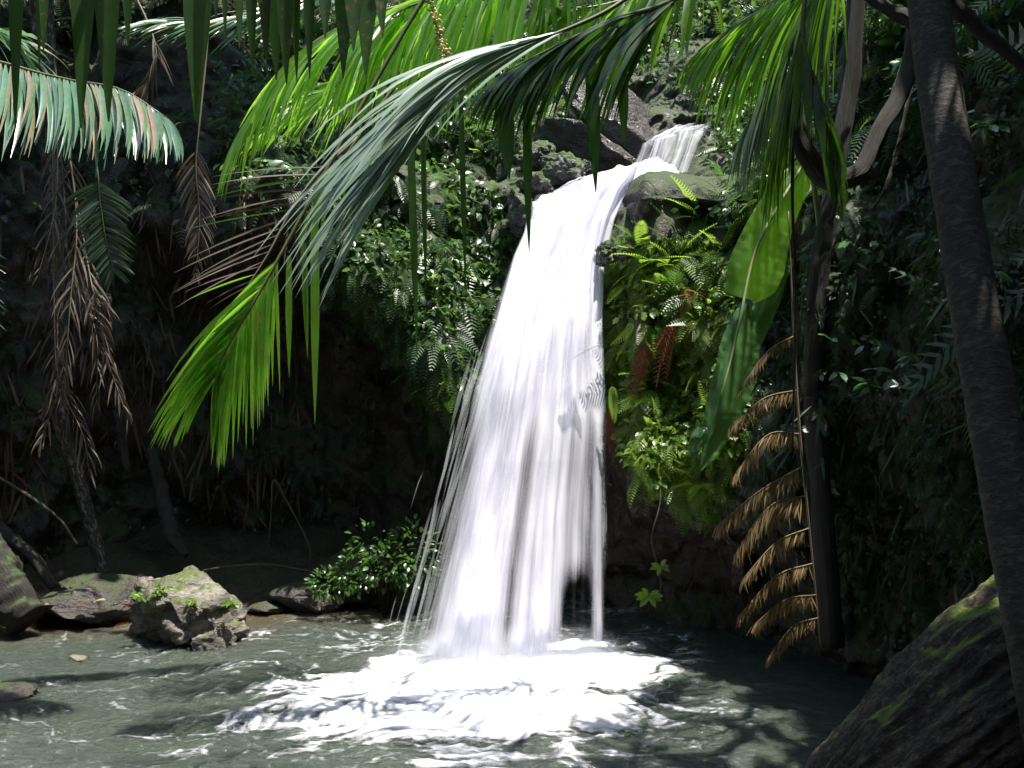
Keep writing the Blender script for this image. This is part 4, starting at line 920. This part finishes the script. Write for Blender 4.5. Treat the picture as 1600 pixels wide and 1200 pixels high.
def sample_tz(n, t0, t1, z0, z1, seed, thr=-9, sc=1.2):
    rg = np.random.default_rng(seed); th = rg.uniform(t0, t1, n); z = rg.uniform(z0, z1, n)
    X, Y, Z = cliff_pts(th, z); X2, Y2, Z2 = cliff_pts(th + .4, z); X3, Y3, Z3 = cliff_pts(th, z + .05)
    p_ = np.stack([X, Y, Z], 1); a = np.stack([X2, Y2, Z2], 1) - p_; b = np.stack([X3, Y3, Z3], 1) - p_; nn = nrm(np.cross(a, b))
    toC = np.stack([CX - X, CY - Y, 0 * X], 1); sgn = np.sign((nn * toC).sum(1) + 1e-6); nn = nn * sgn[:, None]
    k = fbm(X * sc, Y * sc, Z * sc, 3, seed) > thr; return p_[k], nn[k]

# ferns and creepers on the overhang left of the falls
pL_ = [(470, 300), (560, 250), (700, 200), (800, 215), (835, 330), (800, 420), (770, 520), (735, 620), (690, 670), (640, 560), (540, 470), (480, 420)]
p1, n1 = sample_px(2600, pL_, 101, clump=60, thr=-.25); p2, n2 = sample_px(5200, pL_, 102, clump=45, thr=-.2); p3, n3 = sample_px(700, [(620, 420), (800, 380), (760, 560), (700, 690), (650, 600)], 103)
stuff('hanging_ferns', [scatter_arrays('fern', p1, n1, (.16, .34), .9, .5, .35, 1), scatter_arrays('fern', p3, n3, (.25, .45), 1.2, .6, .25, 5),
      scatter_arrays('leaf', p2, n2, (.05, .11), .6, .7, .6, 2, .12)], 'fernmass', 'dense hanging ferns and creepers on the overhang left of the waterfall', 'ferns')
# fern bank right of the falls
pR_ = [(940, 385), (1000, 370), (1110, 375), (1150, 420), (1170, 560), (1150, 700), (1130, 800), (1060, 790), (1000, 740), (950, 640), (935, 520)]
p1, n1 = sample_px(2600, pR_, 111, clump=60, thr=-.4); p2, n2 = sample_px(4200, pR_, 112, clump=40, thr=-.25)
stuff('fern_bank', [scatter_arrays('fern', p1, n1, (.14, .30), .8, .6, .4, 11), scatter_arrays('leaf', p2, n2, (.04, .10), .6, .7, .6, 12, .12)], 'limemass', 'thick bank of small ferns and leaves right of the waterfall', 'ferns')
# hillside above the lip
pT_ = [(380, -60), (1600, -60), (1600, 60), (1250, 330), (1120, 330), (1110, 160), (1000, 110), (900, 170), (820, 230), (700, 230), (450, 260), (380, 300), (360, 200)]
p1, n1 = sample_px(3400, pT_, 121, clump=90, thr=-.15); p2, n2 = sample_px(9000, pT_, 122, clump=70, thr=-.15)
stuff('hillside_undergrowth', [scatter_arrays('fern', p1, n1, (.18, .42), .3, .8, .5, 21, .2), scatter_arrays('leaf', p2, n2, (.05, .12), .4, .8, .7, 22, .45)], 'fernmass', 'sunlit leafy undergrowth on the slope above the waterfall', 'undergrowth')
# right wall, in shade
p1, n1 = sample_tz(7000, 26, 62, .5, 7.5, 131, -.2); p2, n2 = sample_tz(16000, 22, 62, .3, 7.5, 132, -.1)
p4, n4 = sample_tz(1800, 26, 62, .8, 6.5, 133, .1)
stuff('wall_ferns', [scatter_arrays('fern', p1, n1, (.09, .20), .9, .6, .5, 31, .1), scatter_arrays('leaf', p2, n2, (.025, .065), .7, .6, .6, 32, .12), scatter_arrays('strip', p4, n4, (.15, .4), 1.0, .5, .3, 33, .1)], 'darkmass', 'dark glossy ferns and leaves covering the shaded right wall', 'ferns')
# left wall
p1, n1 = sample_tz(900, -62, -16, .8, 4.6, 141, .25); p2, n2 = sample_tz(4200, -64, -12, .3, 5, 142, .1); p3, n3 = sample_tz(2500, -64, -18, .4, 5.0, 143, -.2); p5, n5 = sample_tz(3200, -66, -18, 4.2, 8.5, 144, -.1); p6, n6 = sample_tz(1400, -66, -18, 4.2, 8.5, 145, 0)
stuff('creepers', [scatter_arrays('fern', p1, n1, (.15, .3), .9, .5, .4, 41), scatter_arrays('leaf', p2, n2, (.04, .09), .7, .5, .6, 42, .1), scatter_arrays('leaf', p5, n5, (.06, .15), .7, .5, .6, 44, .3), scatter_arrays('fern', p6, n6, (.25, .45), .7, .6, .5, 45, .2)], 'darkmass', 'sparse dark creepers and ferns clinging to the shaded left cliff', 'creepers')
stuff('dry_litter', [scatter_arrays('strip', p3, n3, (.15, .55), 1.3, .25, .35, 43, .08)], 'litter', 'dry brown strips and dead stems hanging on the left cliff', 'dead leaves')
# all round behind the camera, so the water has a forest to mirror
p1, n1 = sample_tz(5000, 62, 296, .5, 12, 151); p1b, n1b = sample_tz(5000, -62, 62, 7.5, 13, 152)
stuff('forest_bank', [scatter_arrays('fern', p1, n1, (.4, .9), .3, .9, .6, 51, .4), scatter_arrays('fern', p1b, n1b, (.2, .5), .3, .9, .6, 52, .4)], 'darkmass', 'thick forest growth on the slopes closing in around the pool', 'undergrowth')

# unseen trees added over both sides of the gorge; crowns shade log and banks
def shade_tree(label, trunk, limbs, blobs, seed):
    e = empty('added_shade_tree', trunk[0]); tag(e, label, 'tree')
    tube_obj('trunk', [Vector(p_) for p_ in trunk], [.32, .26, .2, .14], M['bark'], e, n=40, sides=16)
    for l_ in limbs: tube_obj('limb', [Vector(p_) for p_ in l_], [.13, .08, .03], M['bark'], e, n=16, sides=8)
    A_ = []
    for k_, (cx_, cy_, cz_, rx, ry, rz, n_) in enumerate(blobs):
        q, v = ball(n_, (cx_, cy_, cz_), rx, ry, rz, seed + k_); A_.append(scatter_arrays('leaf', q, v, (.22, .42), .3, .5, .7, seed + k_))
    FF, c = [], 0
    for a in A_: FF.append(a[1] + c); c += len(a[0])
    o = part('crown', mesh_np('crown', np.vstack([a[0] for a in A_]), np.vstack(FF), M['bush'], attrs={'tint': np.concatenate([a[2] for a in A_])}), e); o['kind'] = 'stuff'
def ball(n, c0, rx, ry, rz, seed):
    g_ = np.random.default_rng(seed); v = g_.normal(size=(n, 3)); v = nrm(v); r_ = g_.uniform(.25, 1.05, n) ** .6
    cl = 1 + .35 * fbm(v[:, 0] * 2, v[:, 1] * 2, v[:, 2] * 2, 3, seed); p_ = v * (r_ * cl)[:, None] * np.array([rx, ry, rz]) + np.array(c0); return p_, v
shade_tree('unseen tree added on the right bank so its crown shades the log and wall', [(7.5, 2.5, 5), (6.8, 2.8, 8), (5.5, 3.5, 9.5), (4.5, 4, 10.2)], [[(5.5, 3.5, 9.5), (4.6, 5.5, 10), (4.2, 7, 10.2)], [(5.5, 3.5, 9.5), (4.5, 2.2, 10), (3.6, .8, 10)]],
           [(4.9, 4.0, 9.6, 1.7, 2.0, .8, 1000), (5.9, 6.6, 9.8, 1.4, 1.6, .7, 800), (4.4, 1.8, 9.6, 2.0, 2.2, .8, 1200)], 301)
shade_tree('unseen tree added on the left cliff so its crown shades the cave wall and bank', [(-8.5, 9.5, 5), (-7.6, 9.8, 7.5), (-6, 10.2, 9.0), (-4.6, 10.5, 9.8)], [[(-6, 10.2, 9.0), (-4.6, 11.5, 9.8), (-3.2, 12, 10)], [(-6, 10.2, 9.0), (-5, 9.2, 9.6), (-4, 8.8, 9.8)]],
           [(-3.6, 10.9, 9.3, 1.9, 1.3, .7, 1300), (-1.9, 11.6, 9.8, 1.2, .9, .6, 500), (-5.2, 10.4, 9.4, 1.8, 1.7, .8, 1000), (-1.4, 12.9, 9.9, 1.6, .8, .6, 300)], 311)

# ------------------------------------------------------------------ individual plants
def leaf_mesh(tpl, mat, key={}):
    k = (tpl, mat)
    if k not in key:
        T, F = TPL[tpl]; key[k] = mesh_np(tpl + '_blade', T, F, M[mat], attrs={'tint': np.full(len(T), .5)})
    return key[k]
TPL['fernbig'] = fern_tpl(17, .20, .40)
TPL['fernthin'] = fern_tpl(15, .12, .45)
TPL['fernflat'] = fern_tpl(22, .20, .15)
def fern_plant(label, loc, nor, n, L, mat='fern', tpl='fernbig', group=None, spread=1.0, name='fern', dirs=None, cat='fern'):
    e = empty(name, loc); tag(e, label, cat, group); nor = Vector(nor)
    for k in range(n):
        if dirs: d = Vector(dirs[k]).normalized()
        else:
            a = 2 * math.pi * (k + random.random() * .6) / n; b = nor.orthogonal().normalized(); c2 = nor.cross(b)
            d = (nor * .7 + (b * math.cos(a) + c2 * math.sin(a)) * spread + Vector((0, 0, .15))).normalized()
        up = (Vector((0, 0, 1)) + nor * .3); X = d.cross(up).normalized(); Z = X.cross(d)
        o = link('frond', leaf_mesh(tpl, mat), e); s = L * random.uniform(.75, 1.1)
        o.matrix_local = Matrix((X, d, Z)).transposed().to_4x4() @ Matrix.Scale(s, 4)
    return e
FP = [(1090, 345, .5, 8, 'lime fern on top of the mossy lip rock'), (1022, 420, .42, 8, 'lime fern crowding the foot of the mossy lip rock'), (1125, 395, .45, 7, 'lime fern half behind the glowing banana leaf'), (1050, 425, .45, 8, 'lime fern low in the middle of the sunlit bank'),
      (985, 400, .34, 7, 'bright fern arching over the edge of the falls beside the mossy lip rock'), (1010, 385, .4, 8, 'yellow green fern under the large mossy lip rock'),
      (1068, 400, .5, 7, 'wide flat fern just left of the glowing banana leaf'), (985, 445, .34, 7, 'small fern in the thick of the bank below the lip'),
      (985, 482, .26, 7, 'fern at the water side halfway down the fern bank'), (1040, 455, .34, 7, 'fern between the rust red dead ferns and the wide flat fern'),
      (975, 545, .20, 5, 'small fern close to the right edge of the white water, halfway down'), (1010, 600, .36, 6, 'shaded fern beneath the rust red dead ferns'),
      (1075, 560, .36, 6, 'shaded fern just left of the long drooping banana leaf'), (1100, 760, .32, 6, 'low fern beside the golden dead frond tips'),
      (700, 300, .34, 7, 'sunlit fern on top of the overhang left of the falls'), (745, 245, .34, 7, 'pale green fern near the top of the left bank'), (670, 450, .32, 6, 'drooping fern in the middle of the left overhang'),
      (640, 470, .3, 6, 'fern on the lower left lip of the overhang'), (705, 600, .42, 6, 'lowest hanging fern by the left edge of the water'), (540, 500, .22, 6, 'tuft of small drooping fern alone on the recess wall'),
      (1180, 300, .5, 7, 'bright fern right of the upper cascade below the drooping palm fronds'), (1240, 275, .5, 7, 'backlit fern spreading above the glowing banana leaf')]
for (x, y, L, n, lb) in FP:
    l, nn = hit(x, y)
    if l is None: continue
    nn = (nn + Vector((0, -.3, .35))).normalized(); fern_plant(lb, l + nn * .05, nn, n, L)
# one long frond reaching over the water
fern_plant('single long fern frond reaching left across the white water', P(945, 535, 9.12), (-1, -.2, 0), 1, .42, dirs=[(-.9, -.02, -.30)], tpl='fernflat')
fern_plant('second long frond below the first at the right edge of the falls', P(956, 600, 9.1), (-1, -.2, 0), 1, .32, dirs=[(-.05, -.2, -.95)], tpl='fernflat')
for (x, y, L, lb, ds) in [(1045, 505, .52, 'upper rust red dead fern hanging in the fern bank', [(-.5, -.2, -.8), (-.3, -.2, -.9), (-.7, -.2, -.6)]), (1002, 535, .62, 'largest rust red dead fern drooping beside the water', [(-.25, -.2, -.95), (-.4, -.3, -.9), (-.1, -.2, -1)]),
                      (950, 640, .42, 'lower rust red dead fern at the right edge of the falls', [(-.1, -.2, -1), (.1, -.2, -1), (-.3, -.2, -.8)]), (1062, 455, .25, 'small rust brown fern above the upper dead one', [(.4, -.2, -.6), (-.2, -.2, -.8), (.7, -.2, -.1)])]:
    l, nn = hit(x, y); fern_plant(lb, (l if l is not None else P(x, y, 9.2)) + Vector((0, -.24, 0)), (0, -1, 0), 3, L, 'redfern', 'fernthin', dirs=ds, name='dead_fern', cat='dead fern')

def leafy(name, label, loc, spread, n, size, mat, cat='plant', down=.3, tpl='oval', group=None, stems=4, flat=False, smat='root'):
    e = empty(name, loc); tag(e, label, cat, group); rg = random
    for s in range(stems):
        tip = Vector(loc) + Vector((rg.uniform(-1, 1) * spread[0], rg.uniform(-1, .3) * spread[1], rg.uniform(.3, 1) * spread[2]))
        pts = [Vector(loc), (Vector(loc) + tip) / 2 + Vector((0, 0, spread[2] * .15)), tip]
        st = tube_obj('stem', pts, [.006, .004, .002], M[smat], e, n=8, sides=5)
        C = catmull(pts, 12)
        for k in range(n // stems):
            q = C[rg.randint(4, 11)]; a = rg.uniform(0, 2 * math.pi); d = Vector((math.cos(a), math.sin(a) - .4, rg.uniform(-.4, .4) - down)).normalized()
            up = Vector((rg.gauss(0, .4), rg.gauss(0, .4) - .4, 1)); X = d.cross(up).normalized(); Z = X.cross(d)
            o = link('leaf', leaf_mesh(tpl, mat), e); s_ = size * rg.uniform(.7, 1.2)
            o.matrix_local = Matrix.Translation(Vector(q) - Vector(loc)) @ Matrix((X, d, Z)).transposed().to_4x4() @ Matrix.Scale(s_, 4)
    return e
l, _ = hit(440, 290)
leafy('broad_leaf_plant', 'plant with broad pale blue green leaves at the top of the dark left wall', (l or P(440, 300, 9.6)) + Vector((0, -.25, -.05)), (.55, .3, .35), 26, .22, 'broad')
leafy('broad_leaf_plant', 'smaller broad leaved plant with dim leaves near the top left corner', P(95, 60, 9.9), (.2, .2, .2), 8, .16, 'broad')
# bush at the foot of the falls
VV = []; bc = P(600, 880, 9.9)
rg = np.random.default_rng(5)
bush = empty('bush', (bc.x, bc.y, 0)); tag(bush, 'round leafy bush at the pool edge just left of the waterfall', 'bush')
for s in range(12):
    tip = bc + Vector((rg.uniform(-.6, .6), rg.uniform(-.3, .2), rg.uniform(-.1, .45)))
    tube_obj('stem', [Vector((bc.x, bc.y + .1, -.05)), (bc + tip) / 2, tip], [.012, .008, .004], M['root'], bush, n=8, sides=5)
def ball(n, c0, rx, ry, rz, seed):
    g_ = np.random.default_rng(seed); v = g_.normal(size=(n, 3)); v = nrm(v); r_ = g_.uniform(.55, 1.05, n) ** .6
    cl = 1 + .35 * fbm(v[:, 0] * 2, v[:, 1] * 2, v[:, 2] * 2, 3, seed); p_ = v * (r_ * cl)[:, None] * np.array([rx, ry, rz]) + np.array(c0); return p_, v
a1 = []
for (cx_, cy_, rx, ry, rz, n_) in [(610, 880, .32, .3, .24, 380), (562, 894, .26, .24, .20, 200), (648, 862, .24, .25, .28, 200), (515, 912, .2, .2, .12, 200), (650, 900, .2, .2, .2, 200), (580, 850, .2, .2, .18, 80)]:
    q, v = ball(n_, P(cx_, cy_, 9.9), rx, ry, rz, cx_); a1.append(scatter_arrays('leaf', q, v, (.03, .08), .3, .7, 1.0, cx_))
VV = np.vstack([a[0] for a in a1]); FF = []; c = 0
for a in a1: FF.append(a[1] + c); c += len(a[0])
o = part('foliage', mesh_np('foliage', VV, np.vstack(FF), M['bush'], attrs={'tint': np.concatenate([a[2] for a in a1])}), bush); o['kind'] = 'stuff'
# hanging vine with two leaf whorls
hv = empty('hanging_vine', P(1030, 940, 8.6)); tag(hv, 'thin hanging vine ending in two star shaped leaf whorls above the dark pool', 'vine')
tube_obj('stem', [P(1028, 700, 8.8), P(1032, 780, 8.7), P(1018, 840, 8.6), P(1028, 885, 8.6), P(1032, 920, 8.6), P(1022, 945, 8.6)], [.004, .005, .005], M['twig'], hv, n=24, sides=5)
for (x, y, n_, L) in [(1032, 884, 6, .10), (1014, 930, 8, .13)]:
    for k in range(n_):
        a = 2 * math.pi * k / n_ + .3; d = Vector((math.cos(a), -.35, math.sin(a) * .45 - .05)).normalized(); X = d.cross(Vector((0, -.8, .6))).normalized(); Z = X.cross(d)
        o = link('leaf', leaf_mesh('oval', 'fern'), hv); o.matrix_local = Matrix.Translation(P(x, y, 8.6) - hv.location) @ Matrix((X, d, Z)).transposed().to_4x4() @ Matrix.Scale(L * random.uniform(.8, 1.1), 4)
# sprigs on the boulder
for (x, y, Y, lb, sz) in [(228, 940, 8.75, 'leafy green sprig on the left flank of the peaked boulder', .07), (250, 925, 8.8, 'mossy sprig high on the left flank of the peaked boulder', .06), (372, 948, 8.8, 'green sprig on the right shoulder of the peaked boulder', .07), (306, 950, 8.7, 'tiny sprig in the middle crack of the peaked boulder', .05)]:
    leafy('sprig', lb, P(x, y, Y), (.13, .1, .10), 32, sz, 'fern', cat='plant', stems=4)
# fallen leaves
for (x, y, lb, mt) in [(165, 938, 'yellow orange fallen leaf on the dark slab', 'flower'), (190, 944, 'rusty fallen leaf right of the yellow one on the slab', 'redfern'), (140, 940, 'dark red fallen leaf left of the yellow one on the slab', 'redfern'), (200, 972, 'curled brown leaf at the water edge between slab and boulder', 'redfern'), (70, 945, 'upright brown leaf beside the slab\'s left end', 'deadfrond')]:
    o = link('fallen_leaf', leaf_mesh('leaf', mt)); o.location = P(x, y, 9.3); o.rotation_euler = (random.uniform(-.2, .3), random.uniform(-.3, .3), random.uniform(0, 6)); o.scale = (.14, .14, .14)
    tag(o, lb, 'leaf')
# glossy catching leaves on the right wall
for (x, y, Y, lb, n_, sz) in [(1400, 420, 6.6, 'glossy small leaved plant left of the palm trunk at mid height', 18, .1), (1440, 590, 6.2, 'glossy leaves catching light beside the ringed palm trunk', 20, .11), (1370, 620, 6.6, 'glossy leaf spray between the slim trunk and the ringed palm trunk', 18, .12),
                          (1330, 815, 7.0, 'bright little leaves low on the right wall above the log', 16, .08), (1400, 800, 6.6, 'dim leafy plant low on the right wall', 18, .1), (1560, 230, 5.8, 'pale glossy leaves at the right edge near the top', 26, .12), (1570, 470, 5.6, 'glossy leaves right of the palm trunk at mid height', 14, .1), (1350, 560, 6.9, 'leaf spray high beside the slim shaded trunk', 14, .1)]:
    l, nn = hit(x, y); leafy('glossy_plant', lb, (l + Vector((-.12, -.22, 0))) if l is not None else P(x, y, Y), (.35, .25, .25), n_, sz, 'broad', down=.4)
